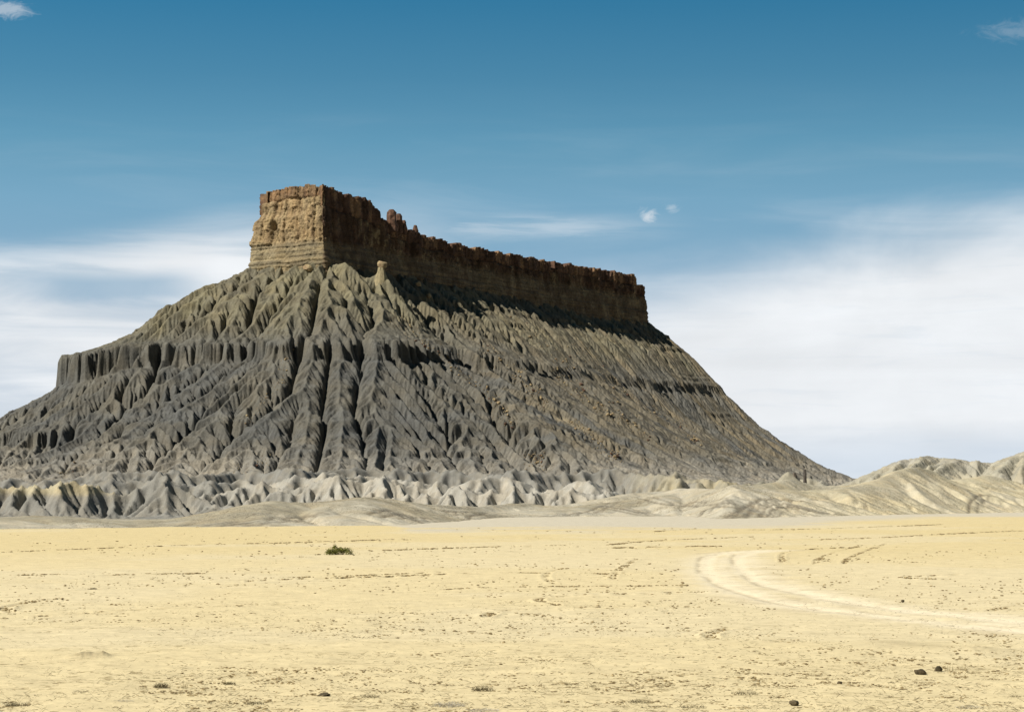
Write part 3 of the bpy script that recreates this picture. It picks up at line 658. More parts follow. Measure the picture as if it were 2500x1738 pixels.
TRACKS = [([(610, 1418), (740, 1413), (858, 1409), (997, 1405), (1109, 1400), (1283, 1398), (1482, 1400)], 1.0), ([(600, 1411), (760, 1408), (900, 1403), (1100, 1396)], .5),
 ([(1360, 1476), (1325, 1470), (1311, 1464), (1340, 1459), (1388, 1454), (1437, 1451), (1520, 1449), (1700, 1445), (1748, 1444)], 1.0), ([(1186, 1503), (1207, 1494), (1248, 1490), (1315, 1486), (1423, 1482), (1541, 1478)], .9),
 ([(30, 1492), (9, 1485), (26, 1476), (87, 1466), (161, 1459)], .8), ([(87, 1505), (209, 1496), (305, 1490), (457, 1485), (610, 1476), (762, 1473)], .8), ([(0, 1442), (120, 1440), (240, 1437)], .7),
 ([(0, 1348), (218, 1339), (436, 1331), (653, 1326), (997, 1315)], .6), ([(900, 1344), (1109, 1337), (1214, 1334), (1402, 1331)], .7), ([(1500, 1337), (1632, 1334), (1760, 1333)], .9),
 ([(2005, 1317), (2153, 1313), (2328, 1302), (2497, 1296)], .9), ([(1992, 1376), (1992, 1366), (2030, 1350), (2101, 1331)], .5), ([(2062, 1376), (2062, 1366), (2110, 1346), (2162, 1328)], .5), ([(2290, 1413), (2225, 1411), (2192, 1409), (2262, 1405), (2354, 1403)], .8),
 ([(1735, 1555), (1733, 1546), (1761, 1537), (1800, 1531)], .8), ([(1496, 1412), (1503, 1396), (1527, 1379), (1558, 1363)], .4), ([(1353, 1424), (1332, 1412), (1334, 1398), (1380, 1386)], .5), ([(1060, 1440), (1200, 1432), (1500, 1430), (1680, 1428)], .45),
 ([(0, 1404), (100, 1402), (330, 1400), (560, 1398)], .5), ([(1850, 1310), (1700, 1315), (1560, 1322), (1480, 1330)], .6), ([(1600, 1297), (1680, 1292), (1760, 1294), (2000, 1292), (2300, 1280)], .5), ([(2420, 1490), (2500, 1472)], .7), ([(1910, 1372), (1906, 1352), (1940, 1342), (2060, 1336)], .6),
 ([(260, 1403), (420, 1400), (560, 1399)], .5), ([(1000, 1535), (1150, 1540), (1240, 1551)], .4), ([(0, 1541), (90, 1540), (300, 1533), (420, 1529)], .6), ([(1150, 1480), (1300, 1500), (1410, 1516)], .4)]
brk = fbm(FXx / .9, FYy / .9, 240, 3)
trk = []
for pts, st_ in TRACKS:
    d, P = stamp(pts, .28); trk.append((P, st_))
    m_ = np.exp(-(d / .11) ** 2) * st_ * sstep(-.25, .1, brk)
    FZ = FZ - .035 * m_ + .03 * np.exp(-((d - .22) / .09) ** 2) * st_
    fc = lerp3(fc, col3((.30, .23, .12)) * one, np.clip(m_ * .75, 0, .8))
ROAD = [([(1893, 1343), (1805, 1347), (1740, 1354), (1722, 1372), (1722, 1389), (1744, 1420), (1805, 1446), (1892, 1468), (2023, 1489), (2197, 1511), (2371, 1529), (2520, 1541)], 1.0),
        ([(1920, 1344), (1850, 1347), (1805, 1356), (1796, 1376), (1835, 1411), (1914, 1437), (2044, 1463), (2197, 1487), (2371, 1509), (2520, 1523)], 1.0)]
rd_ = np.zeros(AZ.shape); bed = np.zeros(AZ.shape)
for pts, st_ in ROAD:
    d, P = stamp(pts, 2.0); rd_ = np.maximum(rd_, np.exp(-(d / .55) ** 2)); bed = np.maximum(bed, np.exp(-(d / 1.3) ** 4))
    FZ = FZ - .03 * np.exp(-(d / .35) ** 2)
for pts, st_ in [([(1893, 1343), (1780, 1350), (1762, 1372), (1762, 1396), (1790, 1424), (1862, 1450), (1962, 1474), (2110, 1496), (2300, 1516), (2520, 1532)], .65), ([(1850, 1345), (1830, 1362), (1846, 1392), (1900, 1424), (1990, 1448), (2120, 1470), (2300, 1494), (2520, 1512)], .5)]:
    d, P = stamp(pts, 1.5); rd_ = np.maximum(rd_, st_ * np.exp(-(d / .35) ** 2)); bed = np.maximum(bed, np.exp(-(d / 1.1) ** 4))
dline = np.zeros(AZ.shape)
for pts in [[(1800, 1349), (1712, 1356), (1704, 1376), (1708, 1396)], [(1796, 1352), (1786, 1362), (1792, 1378)], [(1812, 1400), (1850, 1427), (1960, 1452), (2070, 1470), (2190, 1484)], [(1722, 1404), (1760, 1432), (1860, 1462), (1965, 1480), (2120, 1500)], [(2100, 1490), (2220, 1506), (2420, 1528)], [(1700, 1352), (1780, 1345), (1870, 1341)]]:
    d, P = stamp(pts, 1.0); dline = np.maximum(dline, np.exp(-(d / .13) ** 2))
rn = fbm(FXx / 1.2, FYy / 1.2, 250, 4)
fade = sstep(.0, .5, .55 + rn)
fc = lerp3(fc, col3((.68, .60, .43)) * one, np.clip(bed * .42 * fade + rd_ * .7, 0, .95))
fc = lerp3(fc, col3((.45, .37, .23)) * one, sstep(.1, .35, fbm(FXx / 2.5, FYy / 2.5, 260, 4)) * bed * (1 - rd_) * .5)
fc = lerp3(fc, col3((.40, .33, .21)) * one, dline * .6 * sstep(-.4, .1, rn))
FZ = FZ - .02 * dline
# low mounds
for (mx, my, wx, hh, dk) in [(205, 1607, 46, .09, 1.0), (252, 1605, 22, .06, 1.0), (1248, 1346, 20, .10, .9), (2195, 1573, 95, .04, .45), (2400, 1583, 60, .05, .45), (752, 1359, 12, .08, .5)]:
    gx_, gy_, _ = ground_pt(mx, my); wm = wx / FX * gy_
    q = np.exp(-(((FXx - gx_) / wm) ** 2 + ((FYy - gy_) / (wm * 1.6)) ** 2) * 1.4) * nearf
    FZ = FZ + hh * q * (1 + .4 * fbm(FXx / .12, FYy / .12, 270, 3)); fc = lerp3(fc, col3((.33, .275, .165)) * one, np.clip(q * dk, 0, 1))
M_FLOOR = bpy.data.materials.new('desert_soil'); M_FLOOR.use_nodes = True; N = NT(M_FLOOR.node_tree)
b = N.n['Principled BSDF']; b.inputs['Roughness'].default_value = 1.0; b.inputs['Specular IOR Level'].default_value = .05
g = N.new('ShaderNodeNewGeometry'); P = g.outputs['Position']; a = N.new('ShaderNodeVertexColor'); a.layer_name = 'soil'
v = N.m('ADD', N.rng(N.noise(P, 1.1, 6, .7), .3, .7, .90, 1.07), N.rng(N.noise(P, 9.0, 4, .7), .3, .7, -.06, .06))
c = N.mix(1.0, a.outputs[0], N.xyz(v, v, v), 'MULTIPLY')
sp = N.new('ShaderNodeSeparateXYZ'); N.l.new(P, sp.inputs[0])
patch = N.noise(P, .22, 5, .6); fine = N.noise(N.map(P, (1, 1.0, 1)), 3.2, 7, .72); fin2 = N.noise(P, 11.0, 5, .7)
nearw = N.rng(sp.outputs[1], 34, 62, 1.0, 0.0)
th = N.m('SUBTRACT', N.m('SUBTRACT', .665, N.m('MULTIPLY', N.rng(patch, .4, .65), .07)), N.m('MULTIPLY', nearw, .06))
dk = N.rng(N.m('SUBTRACT', fine, th), 0, .035, 0, .75)
c = N.mix(dk, c, (.23, .175, .085))
dk2 = N.m('MULTIPLY', N.rng(fin2, .60, .70, 0, .6), N.m('ADD', N.m('MULTIPLY', nearw, .8), .15)); c = N.mix(dk2, c, (.28, .21, .11))
N.l.new(c, b.inputs['Base Color'])
for sx_, sy_, s_, th_, am_ in ((.16, .75, 1.0, .010, .55), (.3, 1.1, 2.6, .012, .5)):
    ln_ = N.noise(N.map(P, (sx_, sy_, 1), (s_, 0, 0)), s_, 5, .66, .4); li = N.rng(N.m('ABSOLUTE', N.m('SUBTRACT', ln_, .5)), th_ * .3, th_, 1.0, 0.0)
    lm = N.rng(N.noise(N.map(P, (1, 1.3, 1), (s_ * 9, 3, 0)), .5 * s_, 4, .7), .50, .60); c = N.mix(N.m('MULTIPLY', N.m('MULTIPLY', li, lm), am_), c, (.24, .185, .10))
N.l.new(c, b.inputs['Base Color'])
b1 = N.new('ShaderNodeBump'); b1.inputs['Strength'].default_value = .5; b1.inputs['Distance'].default_value = .05; N.l.new(N.noise(P, 5, 8, .7), b1.inputs['Height']); N.l.new(b1.outputs[0], b.inputs['Normal'])
grid_obj('desert_floor', FXx, FYy, FZ, M_FLOOR, col=fc, kind='structure')
print('floor', time.time() - t_, FXx.shape)

# ================================================================== objects
random.seed(5); rs = np.random.RandomState(5)
def plain_mat(name, col, var=.25, sc=6.0, rough=.9, bump=.5, bd=.03, col2=None):
    m = bpy.data.materials.new(name); m.use_nodes = True; N = NT(m.node_tree); b = N.n['Principled BSDF']
    b.inputs['Roughness'].default_value = rough; b.inputs['Specular IOR Level'].default_value = .15
    P = N.new('ShaderNodeNewGeometry').outputs['Position']; oi = N.new('ShaderNodeObjectInfo').outputs['Random']
    v = N.m('ADD', N.rng(N.noise(P, sc, 5, .65), .3, .7, 1 - var, 1 + var), N.m('MULTIPLY', N.m('SUBTRACT', oi, .5), var))
    base = N.mix(N.rng(N.noise(P, sc * .3, 4), .42, .6), col, col2 or col)
    N.l.new(N.mix(1.0, base, N.xyz(v, v, v), 'MULTIPLY'), b.inputs['Base Color'])
    bb = N.new('ShaderNodeBump'); bb.inputs['Strength'].default_value = bump; bb.inputs['Distance'].default_value = bd
    N.l.new(N.noise(P, sc * 2, 6, .7), bb.inputs['Height']); N.l.new(bb.outputs[0], b.inputs['Normal'])
    return m
def rock_bm(seed, sx, sy, sz, sub=2, rough=.25, cuts=7):
    """angular block: an icosphere cut by random planes and roughened"""
    r = np.random.RandomState(seed); bm = bmesh.new(); bmesh.ops.create_icosphere(bm, subdivisions=sub, radius=1.0)
    pl_ = []
    for _ in range(cuts):
        n_ = r.normal(0, 1, 3); n_ /= np.linalg.norm(n_); pl_.append((n_, r.uniform(.55, .85)))
    for v in bm.verts:
        p = np.array(v.co)
        for n_, d_ in pl_:
            e = p @ n_ - d_
            if e > 0: p = p - n_ * e * .92
        p = p * (1 + r.uniform(-rough, rough) * .18)
        v.co = (p[0] * sx, p[1] * sy, p[2] * sz)
    return bm
def link_bm(name, bm, mat, loc=(0, 0, 0), rot=(0, 0, 0), parent=None, smooth=False, **props):
    me = bpy.data.meshes.new(name); bm.normal_update(); bm.to_mesh(me); bm.free()
    for p in me.polygons: p.use_smooth = smooth
    me.materials.append(mat); o = bpy.data.objects.new(name, me); C.objects.link(o); o.location = loc; o.rotation_euler = rot
    if parent: o.parent = parent
    for a_, v_ in props.items(): o[a_] = v_
    return o
def floor_z(x, y): return 0.0
def hit_butte(px, py):
    """walk the sight line until it meets the slope"""
    v_ = (869.0 - py) / FX; a_ = (px - 1250.0) / FX; cp, sp_ = math.cos(PITCH), math.sin(PITCH)
    dy = cp - v_ * sp_; dz = sp_ + v_ * cp
    D = np.arange(1510, 2990, .7); x = a_ / dy * D; z = EYE + dz / dy * D
    k = np.nonzero(butte_z(x, D) > z)[0]
    return None if len(k) == 0 else (x[k[0]], D[k[0]], float(butte_z(x[k[0]], D[k[0]])))
M_BOULD = plain_mat('tan_sandstone', (.27, .215, .125), .3, .8, bump=.6, bd=.3, col2=(.20, .145, .085))
M_BOULR = plain_mat('red_sandstone', (.12, .07, .048), .3, .8, bump=.6, bd=.3, col2=(.08, .05, .036))
STREAMS = [([(1067, 860), (1150, 925), (1260, 1040)], 34, 2.2), ([(1160, 830), (1248, 905), (1290, 945), (1330, 985)], 26, 2.8), ([(1350, 900), (1405, 945), (1440, 985), (1500, 1020)], 26, 2.6), ([(1405, 836), (1450, 880), (1510, 944), (1600, 1005), (1666, 1052), (1710, 1090)], 34, 2.6),
           ([(1400, 1030), (1464, 1087), (1520, 1130)], 24, 2.6), ([(1283, 1105), (1330, 1135)], 16, 2.4), ([(720, 850), (690, 900), (660, 960), (600, 1040)], 22, 1.8), ([(1480, 970), (1530, 1020), (1600, 1075)], 18, 2.3),
           ([(150, 1155), (200, 1138)], 12, 1.6), ([(960, 770), (1020, 830), (1060, 862)], 18, 2.0), ([(1250, 780), (1330, 850), (1400, 905)], 22, 2.2), ([(560, 1165), (650, 1120)], 14, 1.8)]
protos = []
for k in range(6):
    o = link_bm('boulder', rock_bm(50 + k, 1, .85, .75, 2), M_BOULR if k == 5 else M_BOULD); protos.append(o)
first = [True] * 6; nb = 0; rub = []
for pts, cnt, size in STREAMS:
    pa = np.array(pts, float)
    for i in range(cnt):
        f = rs.rand() ** .85 * (len(pa) - 1); a_ = int(f); p = pa[a_] * (1 - (f - a_)) + pa[a_ + 1] * (f - a_) + rs.normal(0, 6, 2) + np.array([fbm(np.array([f * 2.]), np.array([cnt * 1.]), 7, 2)[0]*22, 0])
        h_ = hit_butte(*p)
        if h_ is None: continue
        s_ = size * (.32 + .8 * rs.rand() ** 2.8); k = rs.randint(0, 6)
        if first[k]: o = protos[k]; first[k] = False
        else: o = protos[k].copy(); C.objects.link(o)
        o.location = (h_[0], h_[1], h_[2] + s_ * .25); o.scale = (s_, s_, s_ * rs.uniform(.7, 1.1)); o.rotation_euler = (rs.uniform(-.4, .4), rs.uniform(-.4, .4), rs.uniform(0, 6.28))
        o['label'] = 'tan sandstone boulder fallen into a debris streak on the grey slope'; o['category'] = 'boulder'; o['group'] = 'boulders in the debris streaks of the butte'; nb += 1
    for i in range(cnt * 4):
        f = rs.rand() * (len(pa) - 1); a_ = int(f); p = pa[a_] * (1 - (f - a_)) + pa[a_ + 1] * (f - a_) + rs.normal(0, 10, 2); h_ = hit_butte(*p)
        if h_: rub.append((h_[0], h_[1], h_[2], size * rs.uniform(.15, .33)))
print('boulders', nb)
def scatter(name, items, seed, mat, **props):
    """many little lumps in one mesh: items are (x, y, z, sx, sy, sz)"""
    r = np.random.RandomState(seed); bm = bmesh.new(); bmesh.ops.create_icosphere(bm, subdivisions=1, radius=1.0)
    v = np.array([q.co[:] for q in bm.verts]); f = np.array([[q.index for q in t.verts] for t in bm.faces]); bm.free()
    vs = [v * (1 + r.uniform(-.28, .28, (len(v), 1))) for _ in range(9)]
    it = np.array(items, float); n_ = len(it); V = np.empty((n_, len(v), 3)); a_ = r.uniform(-.35, .35, n_)
    for i in range(n_):
        q = vs[i % 9] * it[i, 3:6]; ca, sa = math.cos(a_[i]), math.sin(a_[i])
        V[i, :, 0] = q[:, 0] * ca - q[:, 1] * sa + it[i, 0]; V[i, :, 1] = q[:, 0] * sa + q[:, 1] * ca + it[i, 1]; V[i, :, 2] = q[:, 2] + it[i, 2]
    F_ = (f[None] + (np.arange(n_) * len(v))[:, None, None]).reshape(-1, 3)
    return mesh_obj(name, V.reshape(-1, 3), F_, mat, smooth=False, **props)
scatter('talus_rubble', [(x, y, z, s, s, s * .8) for x, y, z, s in rub], 3, M_BOULD, kind='stuff', label='small tan rubble lying along the debris streaks of the slope')
# perched boulder on its clay pedestal beside the cliff foot
M_CLAY = plain_mat('pedestal_clay', (.25, .215, .13), .2, .5, bump=.5, bd=.3)
hx = (-132., 2221., float(butte_z(-132., 2222.)) - 6.5)
def lathe_bm(prof, seg, seed, amp):
    r = np.random.RandomState(seed); bm = bmesh.new(); rings = []
    for rad, z in prof: rings.append([bm.verts.new((rad * math.cos(t_) * (1 + r.uniform(-amp, amp)), rad * math.sin(t_) * (1 + r.uniform(-amp, amp)), z)) for t_ in np.linspace(0, 2 * math.pi, seg, endpoint=False)])
    for a_, b_ in zip(rings[:-1], rings[1:]):
        for i in range(seg): bm.faces.new((a_[i], a_[(i + 1) % seg], b_[(i + 1) % seg], b_[i]))
    bm.faces.new(rings[-1]); bm.faces.new(rings[0][::-1]); return bm
hd = bpy.data.objects.new('balanced_rock', None); C.objects.link(hd); hd.location = hx
hd['label'] = 'lone pedestal rock with a leaning tan capstone below the shadowed cliff'; hd['category'] = 'rock'
link_bm('pedestal', lathe_bm([(9, -34), (8.5, -8), (6.4, 0), (3.8, 7), (2.8, 11.5)], 14, 3, .16), M_CLAY, parent=hd)
link_bm('capstone', rock_bm(71, 5.2, 3.6, 5.0, 3), M_BOULD, (1.2, 0, 14.5), (0, .35, 0), parent=hd)
for q, (px_, py_, s_, lab, m_) in enumerate([(752, 662, 5.5, 'large orange brown block sitting on the upper spur below the sunlit cliff', M_BOULD), (1020, 700, 4.5, 'tan block standing at the edge of the cliff shadow', M_BOULD), (1046, 728, 4.0, 'squat tan block on a narrow spur below the cliff shadow', M_BOULD)]):
    h_ = hit_butte(px_, py_)
    link_bm('boulder', rock_bm(90 + q, s_, s_ * .7, s_ * .85, 3), m_, (h_[0], h_[1], h_[2] + s_ * .3), (0, 0, q), label=lab, category='boulder')
# spires on the rim behind the tower
for q, (px_, y0, y1, wd) in enumerate([(956, 512, 552, 6.5), (973, 522, 556, 4.8), (986, 538, 560, 3.6), (1014, 550, 572, 3.4)]):
    D_ = 2200 + 650 * interp(px_, [(886, .1), (934, .15), (980, .2), (1069, .3)]); p1 = at(px_, y0, D_ + 8); p0 = at(px_, y1, D_ + 8); hh = p1[2] - p0[2]
    link_bm('rock_pinnacle', lathe_bm([(wd, -6), (wd, 0), (wd * .95, hh * .35), (wd * .8, hh * .6), (wd * .72, hh * .82), (wd * .42, hh)], 7, 30 + q, .22), M_BOULR, (p0[0], p0[1], p0[2]), (0, 0, q * .7), category='rock pinnacle',
            label=['tallest dark red pinnacle on the rim right of the tower', 'second dark red pinnacle beside the tallest one on the rim', 'short stub of red rock right of the two tall pinnacles', 'small pointed rock standing alone on the sloping rim'][q])
# dark ruined outcrop among the pale hills
M_DARK = plain_mat('dark_shale', (.07, .062, .055), .3, .8, bump=.7, bd=.2, col2=(.12, .10, .08))
D_ = 905.; b0 = at(1962, 1192, D_)
oc = bpy.data.objects.new('shale_outcrop', None); C.objects.link(oc); oc.location = b0
oc['label'] = 'ragged dark shale outcrop with a standing pillar behind the tan hills'; oc['category'] = 'rock outcrop'
k_ = D_ / FX
link_bm('pillar', lathe_bm([(16 * k_, -1), (9 * k_, 3 * k_), (5 * k_, 12 * k_), (3.6 * k_, 24 * k_), (4.2 * k_, 36 * k_), (3 * k_, 46 * k_)], 8, 41, .25), M_DARK, (3 * k_, 0, 0), (0, 0, .3), parent=oc)
link_bm('broken_ledge', lathe_bm([(18 * k_, -1), (13 * k_, 4 * k_), (8 * k_, 16 * k_), (7 * k_, 28 * k_), (3 * k_, 40 * k_)], 9, 43, .3), M_DARK, (-17 * k_, .6, 0), (0, -.28, 1), parent=oc)
link_bm('clay_mound', lathe_bm([(60 * k_, -2), (42 * k_, 6 * k_), (26 * k_, 20 * k_), (16 * k_, 30 * k_), (9 * k_, 36 * k_), (3 * k_, 40 * k_)], 26, 44, .2), plain_mat('mound_clay', (.23, .215, .165), .2, .5), (-36 * k_, .5, 0), (0, 0, 1), parent=oc, smooth=True)
link_bm('fallen_block', rock_bm(77, 13 * k_, 8 * k_, 6 * k_, 2), M_DARK, (18 * k_, -1.5, 2 * k_), (0, 0, .4), parent=oc)
# ------------------------------------------------------------------ foreground things
M_STONE = plain_mat('dark_stone', (.05, .042, .025), .4, 30, bump=.8, bd=.01, col2=(.09, .07, .04))
def fore(px, py): x, y, _ = ground_pt(px, py); return x, y
for q, (px_, py_, wpx, hpx, lab) in enumerate([(2247, 1644, 32, 15, 'largest dark stone lying on the pale soil at lower right'), (2290, 1637, 20, 14, 'small dark stone just right of the largest dark stone'), (790, 1698, 32, 9, 'flat dark stone near the bottom edge left of centre'), (1938, 1719, 26, 12, 'dark stone at the bottom edge right of centre'), (2050, 1668, 13, 7, 'little dark pebble above the bottom edge at right'), (2204, 1468, 10, 6, 'tiny dark stone on the flat beyond the pale wheel ruts')]):
    x, y = fore(px_, py_); k_ = y / FX
    link_bm('stone', rock_bm(120 + q, wpx * .55 * k_, wpx * .5 * k_, hpx * .75 * k_, 2, .5), M_STONE, (x, y, hpx * .25 * k_), (0, 0, q * .3), label=lab, category='stone')
def blades(n_, h0, h1, spread, wid, lean, seed, twig=False):
    r = np.random.RandomState(seed); V, F_ = [], []
    for i in range(n_):
        rr = spread * math.sqrt(r.rand()); th = r.uniform(0, 6.283); bx, by = rr * math.cos(th), rr * math.sin(th)
        h = r.uniform(h0, h1) * (1 - .4 * rr / spread); d = r.uniform(0, 6.283) if twig else th + r.normal(0, .7); ln = lean * r.uniform(.3, 1.3) * h
        px_, py_, pz_ = bx, by, 0; wa = r.uniform(0, 3.14); wx, wy = wid * math.cos(wa), wid * math.sin(wa); S_ = 4; b0_ = len(V)
        for s_ in range(S_ + 1):
            f = s_ / S_; w_ = (1 - f * .85)
            x = bx + math.cos(d) * ln * f ** 1.6 + (r.normal(0, .05) * h if twig else 0); y = by + math.sin(d) * ln * f ** 1.6 + (r.normal(0, .05) * h if twig else 0); z = h * f * (1 - .25 * f * lean)
            V += [(x - wx * w_, y - wy * w_, z - .01), (x + wx * w_, y + wy * w_, z - .01)]
            if s_: F_.append((b0_ + 2 * s_ - 2, b0_ + 2 * s_ - 1, b0_ + 2 * s_ + 1, b0_ + 2 * s_))
    return V, F_
M_STRAW = plain_mat('dry_straw', (.33, .28, .17), .3, 20, col2=(.22, .18, .10)); M_TWIG = plain_mat('grey_twigs', (.42, .40, .34), .3, 20, col2=(.25, .23, .19)); M_TDK = plain_mat('dark_twigs', (.13, .11, .06), .3, 20, col2=(.08, .065, .035))
M_LEAF = plain_mat('green_leaves', (.20, .205, .045), .4, 15, col2=(.11, .115, .03)); M_STEM = plain_mat('shrub_stem', (.10, .07, .03), .3, 20)
# green bush
x, y = fore(830, 1353); k_ = y / FX
bu = bpy.data.objects.new('desert_bush', None); C.objects.link(bu); bu.location = (x, y, 0); bu['label'] = 'only green bush, low and spreading on the yellow flat left of centre'; bu['category'] = 'bush'
V, F_ = blades(60, .12, .42, .3, .008, 1.0, 3, True); mesh_obj('stems', V, F_, M_STEM, parent=bu)
r = np.random.RandomState(8); V, F_ = [], []
cl_ = [(r.uniform(-.62, .62), r.uniform(-.25, .3), r.uniform(.05, .26), r.uniform(.08, .17)) for _ in range(26)] + [(-.32, 0, .36, .07), (-.28, 0, .42, .05)]
for cx, cy, cz, cr in cl_:
    for _ in range(70):
        p = np.array([cx, cy, max(cz, .04)]) + r.normal(0, 1, 3) * cr * np.array([.75, .6, .5]); p[2] = max(p[2], .01); a_ = r.normal(0, 1, 3); a_ /= np.linalg.norm(a_); b_ = np.cross(a_, r.normal(0, 1, 3)); b_ /= np.linalg.norm(b_); s_ = r.uniform(.015, .035); i = len(V)
        V += [tuple(p - a_ * s_ * 1.8), tuple(p + b_ * s_ * .6), tuple(p + a_ * s_ * 1.8), tuple(p - b_ * s_ * .6)]; F_.append((i, i + 1, i + 2, i + 3))
mesh_obj('foliage', V, F_, M_LEAF, parent=bu, smooth=False)
TUFTS = [(200, 1690, 44, 12, 'dark', 'flattened dark tuft between the corner tuft and the wiry one'), (300, 1712, 60, 12, 'twig', 'faint grey twigs low at the bottom left'), (620, 1716, 50, 12, 'dark', 'flat brown tuft left of the flat dark stone'), (900, 1700, 60, 12, 'dark', 'flat brown tuft right of the flat dark stone'), (1560, 1712, 60, 14, 'dark', 'dark matted tuft near the bottom edge right of centre'), (1690, 1726, 70, 14, 'dark', 'broad matted tuft at the bottom edge left of the dark stone'), (2110, 1712, 60, 12, 'dark', 'matted brown tuft at the bottom edge below the dark pebble'), (2480, 1702, 40, 14, 'dark', 'dark tuft by the right edge of the picture'),
 (392, 1676, 36, 24, 'dark', 'dark wiry tuft of dry twigs near the lower left corner'), (450, 1678, 22, 30, 'straw', 'thin upright straw coloured tuft just right of the dark wiry one'), (40, 1722, 60, 22, 'dark', 'low dark dead tuft in the bottom left corner'),
         (1095, 1722, 90, 26, 'twig', 'sprawling heap of pale grey dead twigs at the bottom edge'), (1180, 1735, 80, 18, 'twig', 'pale grey dead twigs touching the bottom edge right of the sprawling heap'), (1180, 1683, 60, 22, 'dark', 'brownish low tuft above the pale grey twigs'), (1985, 1648, 30, 20, 'straw', 'sparse pale tuft left of the pair of dark stones'),
         (2315, 1636, 28, 26, 'straw', 'sparse upright tuft just right of the small dark stone'), (2350, 1634, 22, 22, 'straw', 'last faint upright tuft in the row right of the dark stones'), (1445, 1676, 34, 16, 'straw', 'small ring of bent dry stems on the flat at bottom centre'), (1384, 1670, 14, 18, 'straw', 'single upright dry sprig left of the ring of bent stems'),
         (1820, 1692, 70, 14, 'dark', 'low grey brown mat of dead stems above the bottom edge'), (2370, 1728, 70, 18, 'twig', 'grey mat of dead stems in the bottom right corner'), (245, 1604, 16, 9, 'dark', 'little dark tuft on top of the low soil mound at left'), (228, 1438, 12, 9, 'dark', 'tiny dark tuft on the flat at far left'),
         (735, 1360, 14, 10, 'straw', 'faint dry tuft left of the green bush'), (2065, 1735, 20, 20, 'straw', 'thin dry sprig standing at the bottom edge right of centre'), (560, 1668, 30, 12, 'dark', 'faint brown tuft right of the two tufts at lower left')]
for q, (px_, py_, wpx, hpx, kd, lab) in enumerate(TUFTS):
    x, y = fore(px_, py_); k_ = y / FX; h = hpx * k_; V, F_ = blades({'dark': 150, 'straw': 26, 'twig': 230}[kd], h * .4, h * 1.05, wpx * .5 * k_, .0022 + .00004 * y, {'dark': .9, 'straw': .35, 'twig': 1.5}[kd], 200 + q, kd != 'straw')
    o = mesh_obj('dry_tuft', V, F_, {'dark': M_TDK, 'straw': M_STRAW, 'twig': M_TWIG}[kd], smooth=False, label=lab, category='dry plant'); o.location = (x, y, .0)
# clods of crusted soil: along the tyre tracks and in loose patches
M_CLOD = plain_mat('soil_crust', (.36, .285, .155), .4, 14, bump=.6, bd=.01, col2=(.20, .15, .075))
it = []
for P_, st_ in trk:
    L_ = np.hypot(*np.diff(P_, axis=0).T); cum = np.concatenate([[0], np.cumsum(L_)]); tx_ = abs(P_[-1, 0] - P_[0, 0]) / (np.linalg.norm(P_[-1] - P_[0]) + 1e-9); n_ = int(cum[-1] * 40 * st_ * (.22 + .78 * tx_ ** 2))
    s_ = rs.uniform(0, cum[-1], n_); x = np.interp(s_, cum, P_[:, 0]); y = np.interp(s_, cum, P_[:, 1]); k = fbm(s_ / 1.1, s_ * 0 + P_[0, 0], 300, 3) > -.16
    tg_ = (P_[-1] - P_[0]) / (np.linalg.norm(P_[-1] - P_[0]) + 1e-9)
    o_ = rs.normal(0, .05, n_) + rs.choice([-.10, .10], n_); x = x - tg_[1] * o_; y = y + tg_[0] * o_
    sc_ = (.006 + .00028 * y) * rs.uniform(.4, 1.3, n_)
    it += [(a, b_, 0, 1.9 * c_, 1.5 * c_, .95 * c_ * (.5 + .5 * st_)) for a, b_, c_, kk_ in zip(x, y, sc_, k) if kk_]
print('track clods', len(it))
n_ = 560000; yy = HZ + 70 + rs.rand(n_) ** .75 * 460; pxr = rs.uniform(-450, 2950, n_)
gy = EYE * FX / (yy - HZ); gx = (pxr - 1250) / FX * gy
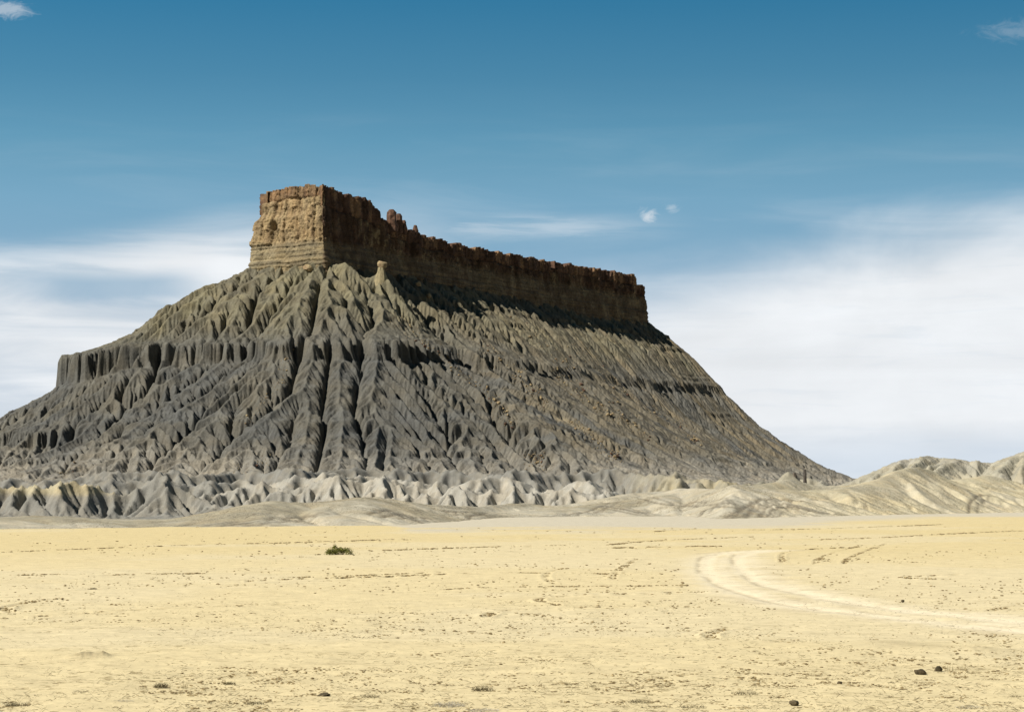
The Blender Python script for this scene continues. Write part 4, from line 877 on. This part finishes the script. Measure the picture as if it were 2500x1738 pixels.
dens = .5 * sstep(.10, .60, fbm(gx / .4, gy / .55, 310, 4, .75) + .12 * fbm(gx / 6, gy / 9, 311, 2) + .13 * sstep(46, 33, gy)) + .02
rdp = np.concatenate([poly(p_)for p_, _ in ROAD]); droad = np.minimum(seg_dist(gx, gy, poly(ROAD[0][0])), seg_dist(gx, gy, poly(ROAD[1][0])))
k = (rs.rand(n_) < dens * .8) & (droad > 1.1)
for a, b_ in zip(gx[k], gy[k]):
    c_ = (.0018 + .000105 * b_) * (.35 + 2.2 * rs.rand() ** 4); it.append((a, b_, -.002, 2.6 * c_, 1.5 * c_, .8 * c_))
print('clods', len(it))
scatter('soil_clods', it, 4, M_CLOD, kind='stuff', label='brown clods of crusted soil strewn over the pale flat')
# litter of broken stems near the camera
V, F_ = [], []; rr = np.random.RandomState(12); n_ = 19000
ly = 31 + rr.rand(n_) ** 1.6 * 34; lx = rr.uniform(-.32, .32, n_) * ly; kd = fbm(lx / .8, ly / 1.2, 330, 4) + .2 * sstep(50, 32, ly) > rr.uniform(-.35, .5, n_)
for a, b_ in zip(lx[kd], ly[kd]):
    L_ = rr.uniform(.03, .13); th = rr.uniform(0, 6.28); ti = rr.uniform(0, .9) ** 2; w_ = rr.uniform(.0015, .003); dx, dy, dz = L_ * math.cos(th) * math.cos(ti), L_ * math.sin(th) * math.cos(ti), L_ * math.sin(ti); i = len(V)
    z0 = .008; mx_, my_ = rr.normal(0, .012, 2)
    V += [(a, b_, z0), (a, b_, z0 + 2 * w_), (a + dx / 2 + mx_, b_ + dy / 2 + my_, z0 + dz * .6 + 2 * w_), (a + dx / 2 + mx_, b_ + dy / 2 + my_, z0 + dz * .6), (a + dx, b_ + dy, z0 + dz + w_), (a + dx, b_ + dy, z0 + dz)]
    F_ += [(i, i + 3, i + 2, i + 1), (i + 3, i + 5, i + 4, i + 2)]
mesh_obj('stem_litter', V, F_, M_TDK, smooth=False, kind='stuff', label='broken dead stems littering the soil near the bottom of the picture')
print('done', time.time() - t_)
